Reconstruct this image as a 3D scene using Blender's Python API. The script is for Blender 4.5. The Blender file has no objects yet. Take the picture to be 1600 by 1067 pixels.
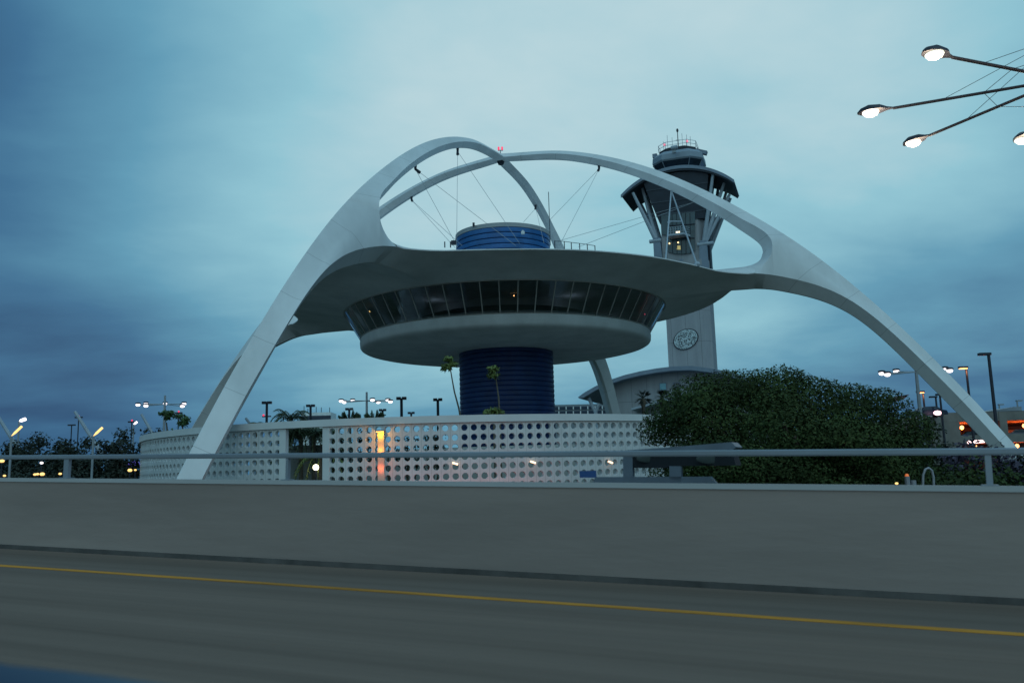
import bpy, bmesh, math, random
import numpy as np
from mathutils import Vector, Matrix
R = math.radians
rng = random.Random(7)
sc = bpy.context.scene
COL = sc.collection

# ------------------------------------------------------------------ camera (eye is the world origin)
F_PX, PITCH, ROLL = 1355.3, R(8.606), R(-1.640)
fw = Vector((0, math.cos(PITCH), math.sin(PITCH)))
rt0 = Vector((1, 0, 0)); up0 = rt0.cross(fw)
cr = math.cos(ROLL) * rt0 + math.sin(ROLL) * up0
cu = -math.sin(ROLL) * rt0 + math.cos(ROLL) * up0
def ray(px, py): return fw + cr * ((px - 800) / F_PX) - cu * ((py - 533.5) / F_PX)
def at(px, py, Y):
    v = ray(px, py); return v * (Y / v.y)
def atz(px, py, z):
    v = ray(px, py); return v * (z / v.z)
def onplane(px, py, o, n):
    v = ray(px, py); return v * (Vector(o).dot(Vector(n)) / v.dot(Vector(n)))
cam = bpy.data.cameras.new('camera'); co = bpy.data.objects.new('camera', cam); COL.objects.link(co)
m3 = Matrix((cr, cu, -fw)).transposed()
co.matrix_world = m3.to_4x4()
cam.sensor_width = 36; cam.lens = F_PX / 1600 * 36; cam.clip_start = 0.05; cam.clip_end = 6000
cam.dof.use_dof = True; cam.dof.focus_distance = 85; cam.dof.aperture_fstop = 2.6
sc.camera = co
GZ = -4.5

# ------------------------------------------------------------------ materials
def mat(name, col, rough=.7, var=.12, scale=1.0, bump=0, metal=0, spec=.4, emit=None, estr=0, stretch=None, streak=None):
    m = bpy.data.materials.new(name); m.use_nodes = True
    nt = m.node_tree; N = nt.nodes; L = nt.links
    b = N['Principled BSDF']; b.inputs['Roughness'].default_value = rough; b.inputs['Metallic'].default_value = metal
    b.inputs['Specular IOR Level'].default_value = spec
    tc = N.new('ShaderNodeTexCoord'); mp = N.new('ShaderNodeMapping'); L.new(tc.outputs['Object'], mp.inputs[0])
    if stretch: mp.inputs['Scale'].default_value = stretch
    nz = N.new('ShaderNodeTexNoise'); nz.inputs['Scale'].default_value = scale; nz.inputs['Detail'].default_value = 6; nz.inputs['Roughness'].default_value = .62
    L.new(mp.outputs[0], nz.inputs['Vector'])
    cr_ = N.new('ShaderNodeValToRGB'); L.new(nz.outputs['Fac'], cr_.inputs[0])
    lo = [max(0, c * (1 - var * 1.6)) for c in col]; hi = [min(1, c * (1 + var * 1.6)) for c in col]
    cr_.color_ramp.elements[0].position = .25; cr_.color_ramp.elements[1].position = .75
    cr_.color_ramp.elements[0].color = (*lo, 1); cr_.color_ramp.elements[1].color = (*hi, 1)
    L.new(cr_.outputs[0], b.inputs['Base Color'])
    if bump:
        bp = N.new('ShaderNodeBump'); bp.inputs['Strength'].default_value = bump; bp.inputs['Distance'].default_value = .05
        n2 = N.new('ShaderNodeTexNoise'); n2.inputs['Scale'].default_value = scale * 9; n2.inputs['Detail'].default_value = 4
        L.new(mp.outputs[0], n2.inputs['Vector']); L.new(n2.outputs['Fac'], bp.inputs['Height']); L.new(bp.outputs[0], b.inputs['Normal'])
    if emit:
        b.inputs['Emission Color'].default_value = (*emit, 1); b.inputs['Emission Strength'].default_value = estr
    m['out'] = cr_.name
    return m
def seams(m, axis, period, width=.04, dark=.55, coord='UV', second=None):
    """thin joint lines across the base colour"""
    nt = m.node_tree; N = nt.nodes; L = nt.links; b = N['Principled BSDF']
    tc = N.new('ShaderNodeTexCoord'); sx = N.new('ShaderNodeSeparateXYZ'); L.new(tc.outputs[coord], sx.inputs[0])
    fac = None
    for ax, per in [(axis, period)] + ([second] if second else []):
        d = N.new('ShaderNodeMath'); d.operation = 'DIVIDE'; d.inputs[1].default_value = per; L.new(sx.outputs[ax], d.inputs[0])
        f = N.new('ShaderNodeMath'); f.operation = 'FRACT'; L.new(d.outputs[0], f.inputs[0])
        l = N.new('ShaderNodeMath'); l.operation = 'LESS_THAN'; l.inputs[1].default_value = width / per; L.new(f.outputs[0], l.inputs[0])
        if fac is None: fac = l
        else:
            mx = N.new('ShaderNodeMath'); mx.operation = 'MAXIMUM'; L.new(fac.outputs[0], mx.inputs[0]); L.new(l.outputs[0], mx.inputs[1]); fac = mx
    src = b.inputs['Base Color'].links[0].from_socket
    mix = N.new('ShaderNodeMix'); mix.data_type = 'RGBA'; mix.blend_type = 'MULTIPLY'
    L.new(fac.outputs[0], mix.inputs['Factor']); L.new(src, mix.inputs[6]); mix.inputs[7].default_value = (dark, dark, dark, 1)
    L.new(mix.outputs[2], b.inputs['Base Color']); return m
def glow(name, col, s, rough=.3):
    m = bpy.data.materials.new(name); m.use_nodes = True; b = m.node_tree.nodes['Principled BSDF']
    b.inputs['Base Color'].default_value = (*[min(.8, c) for c in col], 1); b.inputs['Roughness'].default_value = rough
    b.inputs['Emission Color'].default_value = (*col, 1); b.inputs['Emission Strength'].default_value = s; return m
def glass(name, tint, gl=.06):
    m = bpy.data.materials.new(name); m.use_nodes = True; nt = m.node_tree; N = nt.nodes; L = nt.links
    for n in list(N): N.remove(n)
    o = N.new('ShaderNodeOutputMaterial'); t = N.new('ShaderNodeBsdfTransparent'); t.inputs[0].default_value = (*tint, 1)
    g = N.new('ShaderNodeBsdfGlossy'); g.inputs['Roughness'].default_value = .09; g.inputs[0].default_value = (.8, .85, .9, 1)
    fr = N.new('ShaderNodeFresnel'); fr.inputs[0].default_value = 1.5
    mx = N.new('ShaderNodeMixShader'); ad = N.new('ShaderNodeMath'); ad.operation = 'ADD'; ad.inputs[1].default_value = gl; L.new(fr.outputs[0], ad.inputs[0]); L.new(ad.outputs[0], mx.inputs[0]); L.new(t.outputs[0], mx.inputs[1]); L.new(g.outputs[0], mx.inputs[2]); L.new(mx.outputs[0], o.inputs[0])
    return m

M = {}
M['stucco'] = mat('stucco_white', (.60, .61, .60), .85, .05, .35, .12)
M['arch'] = seams(mat('arch_stucco', (.68, .69, .70), .85, .09, .3, .1, stretch=(1, 1, .45)), 0, 4.2, .05, .74)
M['shell'] = mat('shell_stucco', (.68, .69, .70), .85, .13, .22, .1)
M['bowl'] = mat('bowl_stucco', (.60, .61, .61), .85, .10, .5, .1, stretch=(1, 1, .6))
M['navy'] = mat('navy_tile', (.014, .105, .30), .35, .18, .9, 0, spec=.5)
M['drumcap'] = mat('drum_cap_grey', (.30, .31, .32), .6, .1, .5)
M['shadednavy'] = mat('shaded_navy_tile', (.004, .026, .11), .45, .2, .9, 0, spec=.35)  # drum's navy tile darkened, shade under the saucer put into the colour
M['groove'] = mat('dark_groove', (.01, .03, .09), .6)
M['mull'] = mat('grey_mullion', (.34, .33, .31), .5)
M['glass'] = glass('window_glass', (.66, .74, .78), .14)
M['darkin'] = mat('dark_interior', (.055, .055, .06), .8)
M['screen'] = seams(mat('screen_wall_paint', (.60, .62, .63), .8, .09, .8, .08), 0, .54, .018, .6)
M['cap'] = mat('screen_cap_paint', (.64, .66, .67), .8, .06, .5)
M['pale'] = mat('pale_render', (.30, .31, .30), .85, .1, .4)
M['barrier'] = mat('barrier_concrete', (.312, .248, .222), .9, .13, .7, .15, stretch=(.22, 1.2, 1.2))
M['barriercap'] = mat('barrier_cap_concrete', (.31, .29, .28), .85, .1, 1.5, .2, stretch=(.1, 1, 1))
M['joint'] = mat('dark_dirt_joint', (.10, .09, .085), .95, .3, 2.0)
M['asphalt'] = mat('road_concrete', (.180, .131, .106), .95, .16, .9, .3, spec=.1, stretch=(.05, 2.4, 1))
M['yellow'] = mat('road_yellow_paint', (.55, .22, .02), .9, .35, 2.0, stretch=(.3, 2, 1))
M['rail'] = mat('rail_galvanised', (.25, .28, .32), .5, .15, 2.0, metal=.3, stretch=(.2, 1, 1))
M['fixture'] = mat('fixture_grey', (.13, .16, .20), .5, .15, 2.0, metal=.2)
M['darkmetal'] = mat('dark_pole_metal', (.025, .03, .045), .5, .15, 1.0, metal=.2)
M['greymetal'] = mat('grey_pole_metal', (.30, .33, .36), .5, .12, 1.0, metal=.2)
M['twconc'] = seams(mat('tower_concrete', (.33, .33, .35), .85, .12, .5, .1, stretch=(1, 1, .12)), 0, 3.1, .09, .6, 'Object', (2, 6.6))
M['twblue'] = mat('tower_steel_grey', (.20, .25, .32), .5, .1, .6, metal=.1)
M['twlight'] = mat('tower_panel_grey', (.26, .31, .37), .5, .08, .4)
M['canopy'] = mat('canopy_dark', (.022, .030, .045), .6, .15, .5)
M['strut'] = mat('strut_pale', (.36, .41, .47), .5, .06, 1)
M['dglass'] = mat('dark_tower_glass', (.02, .035, .06), .12, .3, .7, spec=.6)
M['tealglass'] = mat('teal_tower_glass', (.03, .075, .095), .15, .2, .5, spec=.6)
M['cyan'] = mat('cyan_glass_strip', (.15, .42, .50), .2, .1, .5, spec=.6)
M['ground'] = mat('ground_dry_grass', (.045, .055, .035), 1, .3, .05, .2)
M['trunk'] = mat('bark_brown', (.09, .07, .05), .95, .25, 4, .4)
M['palmtrunk'] = mat('palm_bark', (.13, .11, .085), .95, .25, 5, .4)
M['garage'] = mat('garage_concrete', (.20, .19, .175), .9, .15, .6, .1)
M['ficus'] = mat('ficus_leaf', (.034, .058, .020), .8, .42, .5, 0, spec=.15)
M['darkleaf'] = mat('dark_leaf', (.020, .028, .019), .7, .4, .6)
M['greenleaf'] = mat('mid_green_leaf', (.055, .105, .035), .55, .4, .8)
M['yellowleaf'] = mat('olive_leaf', (.12, .155, .04), .55, .35, 1.0)
M['purpleleaf'] = mat('purple_grey_leaf', (.055, .05, .085), .7, .35, .8)
M['palmleaf'] = mat('palm_leaf', (.06, .085, .045), .55, .35, 1.2)
M['white'] = glow('lamp_glass_white', (1.0, .84, .68), 4)
M['whitewarm'] = glow('lamp_glass_greenish', (.95, 1.0, .80), 1.3)
M['farwhite'] = glow('lamp_far_white', (1.0, .90, .93), 2.6)
M['amber'] = glow('lamp_amber', (1.0, .45, .15), 4)
M['warm'] = glow('lamp_warm', (1.0, .60, .20), 1.5)
M['red'] = glow('beacon_red', (1.0, .06, .14), .9)
M['purple'] = glow('purple_lit_panel', (.22, .16, .95), .55)
M['orangecol'] = mat('pilaster_render', (.55, .5, .42), .8)
M['blueplate'] = mat('blue_sign_back', (.03, .09, .26), .5)
M['carblue'] = mat('car_paint_blue', (.012, .022, .05), .35, .05, 1, metal=.2, spec=.4)
M['lens'] = mat('green_grey_lens', (.035, .05, .05), .5, .2, 3)
M['farband'] = mat('far_building_band', (.02, .04, .07), .3)
M['farwall'] = mat('far_building_white', (.75, .78, .78), .7)

# ------------------------------------------------------------------ mesh builder
class MB:
    def __init__(s): s.v = []; s.f = []; s.uv = None; s.mi = []
    def add(s, vs, fs, mi=0):
        o = len(s.v); s.v += [tuple(v) for v in vs]; s.f += [tuple(i + o for i in f) for f in fs]; s.mi += [mi] * len(fs)
    def box(s, c, size, rot=None, mi=0):
        c = Vector(c); hx, hy, hz = [q / 2 for q in size]
        vs = [Vector((x * hx, y * hy, z * hz)) for x in (-1, 1) for y in (-1, 1) for z in (-1, 1)]
        if rot is not None: vs = [rot @ v for v in vs]
        s.add([c + v for v in vs], [(0, 1, 3, 2), (4, 6, 7, 5), (0, 4, 5, 1), (2, 3, 7, 6), (0, 2, 6, 4), (1, 5, 7, 3)], mi)
    def tube(s, pts, rad, n=8, mi=0, cap=True):
        pts = [Vector(p) for p in pts]; rs = rad if isinstance(rad, (list, tuple)) else [rad] * len(pts)
        vs = []; fs = []; pv = None
        for i, p in enumerate(pts):
            d = (pts[min(i + 1, len(pts) - 1)] - pts[max(i - 1, 0)]).normalized()
            if pv is None:
                a = d.cross(Vector((0, 0, 1)));
                if a.length < .05: a = d.cross(Vector((1, 0, 0)))
            else: a = pv - d * pv.dot(d)
            a.normalize(); pv = a; b = d.cross(a)
            for k in range(n):
                t = 2 * math.pi * k / n; vs.append(p + rs[i] * (math.cos(t) * a + math.sin(t) * b))
        for i in range(len(pts) - 1):
            for k in range(n): fs.append((i * n + k, i * n + (k + 1) % n, (i + 1) * n + (k + 1) % n, (i + 1) * n + k))
        if cap: fs.append(tuple(range(n))[::-1]); fs.append(tuple((len(pts) - 1) * n + k for k in range(n)))
        s.add(vs, fs, mi)
    def lathe(s, prof, n=96, c=(0, 0), a0=0, a1=2 * math.pi, mi=0):
        full = abs(a1 - a0 - 2 * math.pi) < 1e-6; m = n if full else n + 1; vs = []
        for k in range(m):
            t = a0 + (a1 - a0) * k / n
            for r_, z_ in prof: vs.append((c[0] + r_ * math.cos(t), c[1] + r_ * math.sin(t), z_))
        p = len(prof); fs = []
        for k in range(n):
            k2 = (k + 1) % m
            for j in range(p - 1): fs.append((k * p + j, k2 * p + j, k2 * p + j + 1, k * p + j + 1))
        s.add(vs, fs, mi)
    def prism(s, poly, d, mi=0):
        """poly: list of 3D points, extruded by vector d"""
        n = len(poly); poly = [Vector(p) for p in poly]; d = Vector(d)
        s.add(poly + [p + d for p in poly], [tuple(range(n)), tuple(range(2 * n - 1, n - 1, -1))] + [(i, n + i, n + (i + 1) % n, (i + 1) % n) for i in range(n)], mi)
    def loft(s, secs, closed=True, caps=True, mi=0):
        n = len(secs[0]); vs = [p for q in secs for p in q]; fs = []
        for i in range(len(secs) - 1):
            for k in range(n if closed else n - 1): fs.append((i * n + k, i * n + (k + 1) % n, (i + 1) * n + (k + 1) % n, (i + 1) * n + k))
        if caps and closed: fs += [tuple(range(n))[::-1], tuple((len(secs) - 1) * n + k for k in range(n))]
        s.add(vs, fs, mi)
    def ball(s, c, r, n=10, mi=0, sc_=(1, 1, 1)):
        c = Vector(c); vs = []; fs = []; m = n // 2
        for i in range(m + 1):
            th = math.pi * i / m
            for k in range(n):
                t = 2 * math.pi * k / n; vs.append(c + Vector((r * sc_[0] * math.sin(th) * math.cos(t), r * sc_[1] * math.sin(th) * math.sin(t), r * sc_[2] * math.cos(th))))
        for i in range(m):
            for k in range(n): fs.append((i * n + k, (i + 1) * n + k, (i + 1) * n + (k + 1) % n, i * n + (k + 1) % n))
        s.add(vs, fs, mi)
    def build(s, name, mats, parent=None, smooth=None, loc=None, normals=True):
        me = bpy.data.meshes.new(name); L = Vector(loc) if loc is not None else Vector((0, 0, 0))
        me.from_pydata([tuple(Vector(v) - L) for v in s.v] if loc is not None else s.v, [], s.f)
        mats = mats if isinstance(mats, (list, tuple)) else [mats]
        for m in mats: me.materials.append(m)
        if len(mats) > 1: me.polygons.foreach_set('material_index', s.mi)
        if s.uv:
            uvl = me.uv_layers.new(name='UVMap'); 
            for li, lp in enumerate(me.loops): uvl.data[li].uv = s.uv[lp.vertex_index]
        if normals or smooth:
            bm = bmesh.new(); bm.from_mesh(me)
            if normals: bmesh.ops.remove_doubles(bm, verts=bm.verts, dist=1e-5) if not s.uv else None; bmesh.ops.recalc_face_normals(bm, faces=bm.faces)
            if smooth:
                for f in bm.faces: f.smooth = True
                for e in bm.edges:
                    if len(e.link_faces) == 2: e.smooth = e.calc_face_angle(0) < R(smooth)
            bm.to_mesh(me); bm.free()
        o = bpy.data.objects.new(name, me); COL.objects.link(o)
        if loc is not None: o.location = L
        if parent is not None:
            o.parent = parent
            if loc is None:  # vertices are world coordinates
                pm = Matrix.Translation(parent_world(parent)); o.matrix_parent_inverse = pm.inverted()
        return o
def parent_world(p):
    return Vector(p.location)
def tag(o, label=None, cat=None, group=None, kind=None):
    if label: o['label'] = label
    if cat: o['category'] = cat
    if group: o['group'] = group
    if kind: o['kind'] = kind
    return o
def thing(name, label, cat, loc, group=None):
    o = bpy.data.objects.new(name, None); COL.objects.link(o); o.location = loc; o.empty_display_size = .5
    return tag(o, label, cat, group)
def sub(mb, name, mats, parent, smooth=None):
    """sub-part of a part whose mesh holds world coordinates under a thing"""
    o = mb.build(name, mats, None, smooth); o.parent = parent; return o
# (parts: mesh in world coordinates, parent inverse cancels the Empty's location; a sub-part's parent mesh already has identity world matrix)

def lamp(kind, loc, col, e, rad=.05, rot=None, spot=None, size=None):
    l = bpy.data.lights.new('lamp_light', kind); l.energy = e; l.color = col
    if kind == 'AREA': l.shape = 'RECTANGLE'; l.size, l.size_y = size
    else: l.shadow_soft_size = rad
    if spot: l.spot_size = spot; l.spot_blend = .6
    o = bpy.data.objects.new('lamp_light', l); COL.objects.link(o); o.location = loc
    if rot: o.rotation_euler = rot
    return o
# ------------------------------------------------------------------ world
w = bpy.data.worlds.new('World'); sc.world = w; w.use_nodes = True
nt = w.node_tree; N = nt.nodes; L = nt.links
for n in list(N): N.remove(n)
out = N.new('ShaderNodeOutputWorld'); bg = N.new('ShaderNodeBackground'); L.new(bg.outputs[0], out.inputs[0])
def math_(op, a, b=None, clamp=False):
    n = N.new('ShaderNodeMath'); n.operation = op; n.use_clamp = clamp
    for i, q in enumerate((a, b)):
        if q is None: continue
        if isinstance(q, (int, float)): n.inputs[i].default_value = q
        else: L.new(q, n.inputs[i])
    return n.outputs[0]
tc = N.new('ShaderNodeTexCoord'); sx = N.new('ShaderNodeSeparateXYZ'); L.new(tc.outputs['Generated'], sx.inputs[0])
X, Y_, Z = sx.outputs
zc = math_('MAXIMUM', Z, 0.0)
den = math_('ADD', zc, .16)
cx = math_('DIVIDE', X, den); cy = math_('DIVIDE', Y_, den)
cmb = N.new('ShaderNodeCombineXYZ'); L.new(cx, cmb.inputs[0]); L.new(cy, cmb.inputs[1])
def noise(scale, detail, rough, off=(0, 0, 0), sc3=(1, 1, 1), dist=0):
    mp = N.new('ShaderNodeMapping'); mp.inputs['Location'].default_value = off; mp.inputs['Scale'].default_value = sc3; L.new(cmb.outputs[0], mp.inputs[0])
    n = N.new('ShaderNodeTexNoise'); n.inputs['Scale'].default_value = scale; n.inputs['Detail'].default_value = detail; n.inputs['Roughness'].default_value = rough; n.inputs['Distortion'].default_value = dist
    L.new(mp.outputs[0], n.inputs[0]); return n.outputs['Fac']
n1 = noise(.55, 6, .52, (3.1, 1.7, 0), (1, 1.1, 1), .3); n2 = noise(1.7, 7, .55, (9.3, 4.1, 0), (1, 1.4, 1), .2)
# bright thin patch of the overcast ahead, unseen sky behind brightened to fill near faces
def dotp(vec):
    dp = N.new('ShaderNodeVectorMath'); dp.operation = 'DOT_PRODUCT'; L.new(tc.outputs['Generated'], dp.inputs[0]); dp.inputs[1].default_value = vec; return dp.outputs['Value']
def sstep(v, a, b):
    n = N.new('ShaderNodeMapRange'); n.interpolation_type = 'SMOOTHSTEP'; L.new(v, n.inputs[0]); n.inputs[1].default_value = a; n.inputs[2].default_value = b; return n.outputs[0]
hl = math_('SQRT', math_('ADD', math_('MULTIPLY', X, X), math_('MULTIPLY', Y_, Y_)))
gh = ray(960, 700); gh.z = 0; gh.normalize()
az_ = sstep(math_('DIVIDE', dotp(gh), math_('MAXIMUM', hl, .05)), .70, 1.02)
core_ = sstep(dotp(ray(900, 70).normalized()), .80, 1.0)
el_ = sstep(Z, -.02, .36)
back = sstep(dotp(Vector((0, -1, .35)).normalized()), -.15, .6)
b_ = math_('MULTIPLY', az_, math_('ADD', math_('MULTIPLY', el_, .20), .19))
b_ = math_('ADD', b_, math_('MULTIPLY', core_, .27))
b_ = math_('ADD', b_, math_('MULTIPLY', el_, .10))
b_ = math_('ADD', b_, math_('MULTIPLY', back, .50))
b_ = math_('ADD', b_, math_('MULTIPLY', math_('SUBTRACT', n1, .5), .80))
b_ = math_('ADD', b_, math_('MULTIPLY', math_('SUBTRACT', n2, .5), .24))
b_ = math_('ADD', b_, .11, True)
cr_ = N.new('ShaderNodeValToRGB'); L.new(b_, cr_.inputs[0]); E_ = cr_.color_ramp.elements
E_[0].position = 0; E_[0].color = (.016, .062, .155, 1); E_[1].position = 1; E_[1].color = (.56, .70, .735, 1)
for p, c in ((.25, (.046, .155, .290)), (.5, (.112, .315, .455)), (.75, (.27, .535, .635))):
    e = E_.new(p); e.color = (*c, 1)
sky = N.new('ShaderNodeTexSky'); sky.sky_type = 'NISHITA'; sky.sun_disc = False; sky.sun_elevation = R(3); sky.sun_rotation = R(200); sky.air_density = 1.5; sky.dust_density = 3
skm = N.new('ShaderNodeMix'); skm.data_type = 'RGBA'; skm.blend_type = 'ADD'; skm.inputs['Factor'].default_value = .012
L.new(cr_.outputs[0], skm.inputs[6]); L.new(sky.outputs[0], skm.inputs[7])
L.new(skm.outputs[2], bg.inputs[0]); bg.inputs[1].default_value = 1.0
sun = bpy.data.lights.new('sun', 'SUN'); sun.energy = .4; sun.angle = R(40); sun.color = (.62, .86, 1.0)
so = bpy.data.objects.new('sun', sun); COL.objects.link(so); so.rotation_euler = Vector((.35, -.5, .8)).to_track_quat('Z', 'Y').to_euler()

# ------------------------------------------------------------------ ground
mb = MB(); mb.add([(-3000, -600, GZ), (3000, -600, GZ), (3000, 4000, GZ), (-3000, 4000, GZ)], [(0, 1, 2, 3)])
tag(mb.build('ground', M['ground']), kind='structure')

# ------------------------------------------------------------------ elevated roadway (a along road, b towards the building, c up)
U = Vector((.91614332, -.39979705, -.02904728)); H = Vector((.39996582, .91653006, 0)); V = Vector((.02662271, -.01161792, .99957804))
ROT = Matrix((U, H, V)).transposed()
def rd(a, b, c): return U * a + H * b + V * c
BD = 8.5; RZ = -1.178
def rbox(mb, a0, a1, b0, b1, c0, c1, mi=0): mb.box(rd((a0 + a1) / 2, (b0 + b1) / 2, (c0 + c1) / 2), (a1 - a0, b1 - b0, c1 - c0), ROT, mi)
def rbuild(mb, name, m, parent=None, smooth=None):
    """mesh stored in road axes so that its texture runs along the road"""
    inv = ROT.transposed(); mb.v = [tuple(inv @ Vector(v)) for v in mb.v]
    o = mb.build(name, m, None, smooth); o.matrix_world = ROT.to_4x4()
    if parent is not None: o.parent = parent; o.matrix_parent_inverse = Matrix.Translation(parent.location).inverted()
    return o
AX0, AX1 = -130, 90
mb = MB(); rbox(mb, AX0, AX1, -12, BD + .32, RZ - .7, RZ); tag(rbuild(mb, 'road', M['asphalt']), kind='structure')
mb = MB(); rbox(mb, AX0, AX1, BD - 1.48, BD - 1.37, RZ + .001, RZ + .005); tag(rbuild(mb, 'edge_line', M['yellow']), kind='structure')
# supports below the deck
# barrier
bt = thing('concrete_barrier', 'long grey concrete parapet barrier running along the far edge of the road', 'barrier', rd(0, BD, RZ))
TOPZ = -.0244 * BD
mb = MB()
prof = [(BD, RZ + .055), (BD, TOPZ - .045), (BD + .30, TOPZ - .045), (BD + .30, RZ - .5), (BD + .05, RZ - .5), (BD + .05, RZ + .055)]
mb.prism([rd(AX0, b, c) for b, c in prof], U * (AX1 - AX0)); rbuild(mb, 'barrier_wall', M['barrier'], bt)
mb = MB(); prof = [(BD - .012, TOPZ - .047), (BD + .035, TOPZ), (BD + .27, TOPZ), (BD + .312, TOPZ - .047)]
mb.prism([rd(AX0, b, c) for b, c in prof], U * (AX1 - AX0)); rbuild(mb, 'top_cap', M['barriercap'], bt)
mb = MB(); rbox(mb, AX0, AX1, BD - .03, BD + .06, RZ + .001, RZ + .052); rbuild(mb, 'base_joint', M['joint'], bt)
# rail
rl = thing('metal_rail', 'grey metal rail on thin posts above the concrete barrier', 'railing', rd(0, BD + .15, TOPZ))
mb = MB(); RB = BD + .15
rt_, rb_ = .0137 * RB, .0066 * RB
sec = []
for a in (AX0, AX1):
    sec.append([rd(a, RB - .03, rb_), rd(a, RB - .035, rb_ + .015), rd(a, RB - .035, rt_ - .012), rd(a, RB - .02, rt_), rd(a, RB + .03, rt_), rd(a, RB + .03, rb_)])
mb.loft(sec); rbuild(mb, 'rail_beam', M['rail'], rl)
for px, wd in ((105, .09), (450, .035), (1545, .05), (-240, .06), (1900, .06)):
    p = onplane(px, 735, H * RB, H); a = p.dot(U)
    mb = MB(); rbox(mb, a - wd / 2, a + wd / 2, RB - .025, RB + .025, TOPZ - .01, rb_ + .004)
    rbox(mb, a - wd / 2 - .04, a + wd / 2 + .04, RB - .06, RB + .06, TOPZ + .001, TOPZ + .012)
    rbuild(mb, 'rail_post', M['rail'], rl)
# fixture behind rail
fx = thing('sign_box', 'dark box-like fixture with a pale top edge behind the rail, before the round tree', 'sign box', rd(2, BD + 1.0, TOPZ - .3))
SB = BD + .9
def sp(px, py, b=SB): return onplane(px, py, H * b, H)
mb = MB(); mb.prism([sp(986, 706), sp(1142, 700), sp(1150, 727), sp(1046, 728), sp(1040, 731), sp(990, 731)], H * .35); mb.build('box_body', mat('dark_box', (.010, .014, .02), .8), fx)
mb = MB(); mb.prism([sp(976, 703.5, SB - .03), sp(1060, 697.5, SB - .03), sp(1143, 690.5, SB - .03), sp(1150, 698, SB - .03), sp(1146, 702, SB - .03), sp(978, 709, SB - .03)], H * .42); mb.build('top_plate', M['fixture'], fx)
for c, r_ in (((1012, 716), 12), ((1112, 716), 16)):
    mb = MB(); mb.ball(sp(c[0], c[1], SB - .0), .0, 4); mb.v = []; mb.f = []; mb.mi = []
    cpos = sp(c[0], c[1], SB - .005); rr = r_ / F_PX * SB
    mb.ball(cpos, rr, 20, 0, (1.5, .08, .55)); mb.build('lens', M['lens'], fx, 60)
for px, wd, y0 in ((981, .11, 708), (1055, .13, 728)):
    mb = MB(); a0 = sp(px, y0); a1 = sp(px, 770); mb.prism([a0 - U * wd / 2, a0 + U * wd / 2, a1 + U * wd / 2, a1 - U * wd / 2], H * .08); mb.build('support_post', M['fixture'], fx)
bp = MB(); a = [sp(905, 735.5), sp(930, 735), sp(931, 746), sp(906, 746)]; bp.prism(a, H * .03)
tag(bp.build('blue_plate', M['blueplate']), 'small blue plate low behind the rail, left of the dark sign box', 'plate')
bl = MB(); a = [sp(930, 745), sp(1110, 744.5), sp(1120, 756), sp(925, 757)]; bl.prism(a, H * .1)
bl.build('lower_shelf', M['fixture'], fx)

# own car ledge, lower left
cl = MB(); secs = []
for px, py, d in ((-60, 1027, 1.25), (0, 1042, 1.2), (80, 1050, 1.15), (170, 1061, 1.1), (260, 1075, 1.05), (360, 1093, 1.0)):
    p = ray(px, py) * d; q = []
    for dy, dz in ((.012, .0), (.02, -.02), (.022, -.25), (-.25, -.25), (-.2, -.03), (-.1, -.002)): q.append(p + Vector((dy * .3, dy, dz)))
    secs.append(q)
cl.loft(secs)
tag(cl.build('car_body_edge', M['carblue'], None, 60), 'dark blue rounded car body edge at the bottom left corner, nearest thing to the viewer', 'car edge')

# ------------------------------------------------------------------ landmark building
AXIS = Vector((-.663, 90.0, 0)); TH = R(22.443)
bd = thing('arched_building', 'white flying-saucer building hung in two crossing parabolic arches on a blue core', 'building', (AXIS.x, AXIS.y, GZ))
def herm(k, v, x):
    k = np.array(k, float); v = np.array(v, float); m = np.gradient(v, k); x = np.asarray(x, float)
    i = np.clip(np.searchsorted(k, x) - 1, 0, len(k) - 2); h = k[i + 1] - k[i]; t = (x - k[i]) / h
    return (2*t**3-3*t**2+1)*v[i]+(t**3-2*t**2+t)*h*m[i]+(-2*t**3+3*t**2)*v[i+1]+(t**3-t**2)*h*m[i+1]
KE = [0, 8, 16, 24, 32, 40, 46, 52, 58.]; KU = [0, 8, 16, 24, 32.]; KL = [20, 28, 34, 40, 46, 52, 58.]
vE = [34.24, 33.11, 30.08, 25.06, 18.26, 8.95, .454, -9.59, -21.2]; vU = [33.62, 32.59, 29.30, 23.95, 16.51]; vL = [17.5, 17.16, 14.26, 7.50, -1.03, -11.07, -22.6]
vBU = [33.39, 32.09, 28.62, 22.99, 15.10]; vBL = [16.75, 16.03, 13.10, 6.03, -2.47, -13.06, -25.7]
def resample(pts, n):
    P = np.array(pts, float); d = np.r_[0, np.cumsum(np.linalg.norm(np.diff(P[:, :2], axis=0), axis=1))]
    t = np.linspace(0, d[-1], n); return np.stack([np.interp(t, d, P[:, j]) for j in range(P.shape[1])], 1)
def smooth_pts(P, k=2):
    P = P.copy()
    for _ in range(k): P[1:-1] = (P[:-2] + 2 * P[1:-1] + P[2:]) / 4
    return P
def we(r): return .045 + 0 * r
def wu(r): return np.interp(r, [0, 15, 22, 25, 30], [.67, .55, .78, 1.0, 1.4])
def wl(r): return np.interp(r, [26, 26.8, 28, 30, 34, 40, 52, 58], [2.05, 1.75, 1.5, 1.30, 1.2, 1.07, .60, .50])
rE_f, rM_f = 29.6, 27.7
rb = np.linspace(0, 1, 200)
def curve(f_r, K, v, wf): return [(r, float(herm(K, v, r)), float(wf(r))) for r in f_r]
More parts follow.
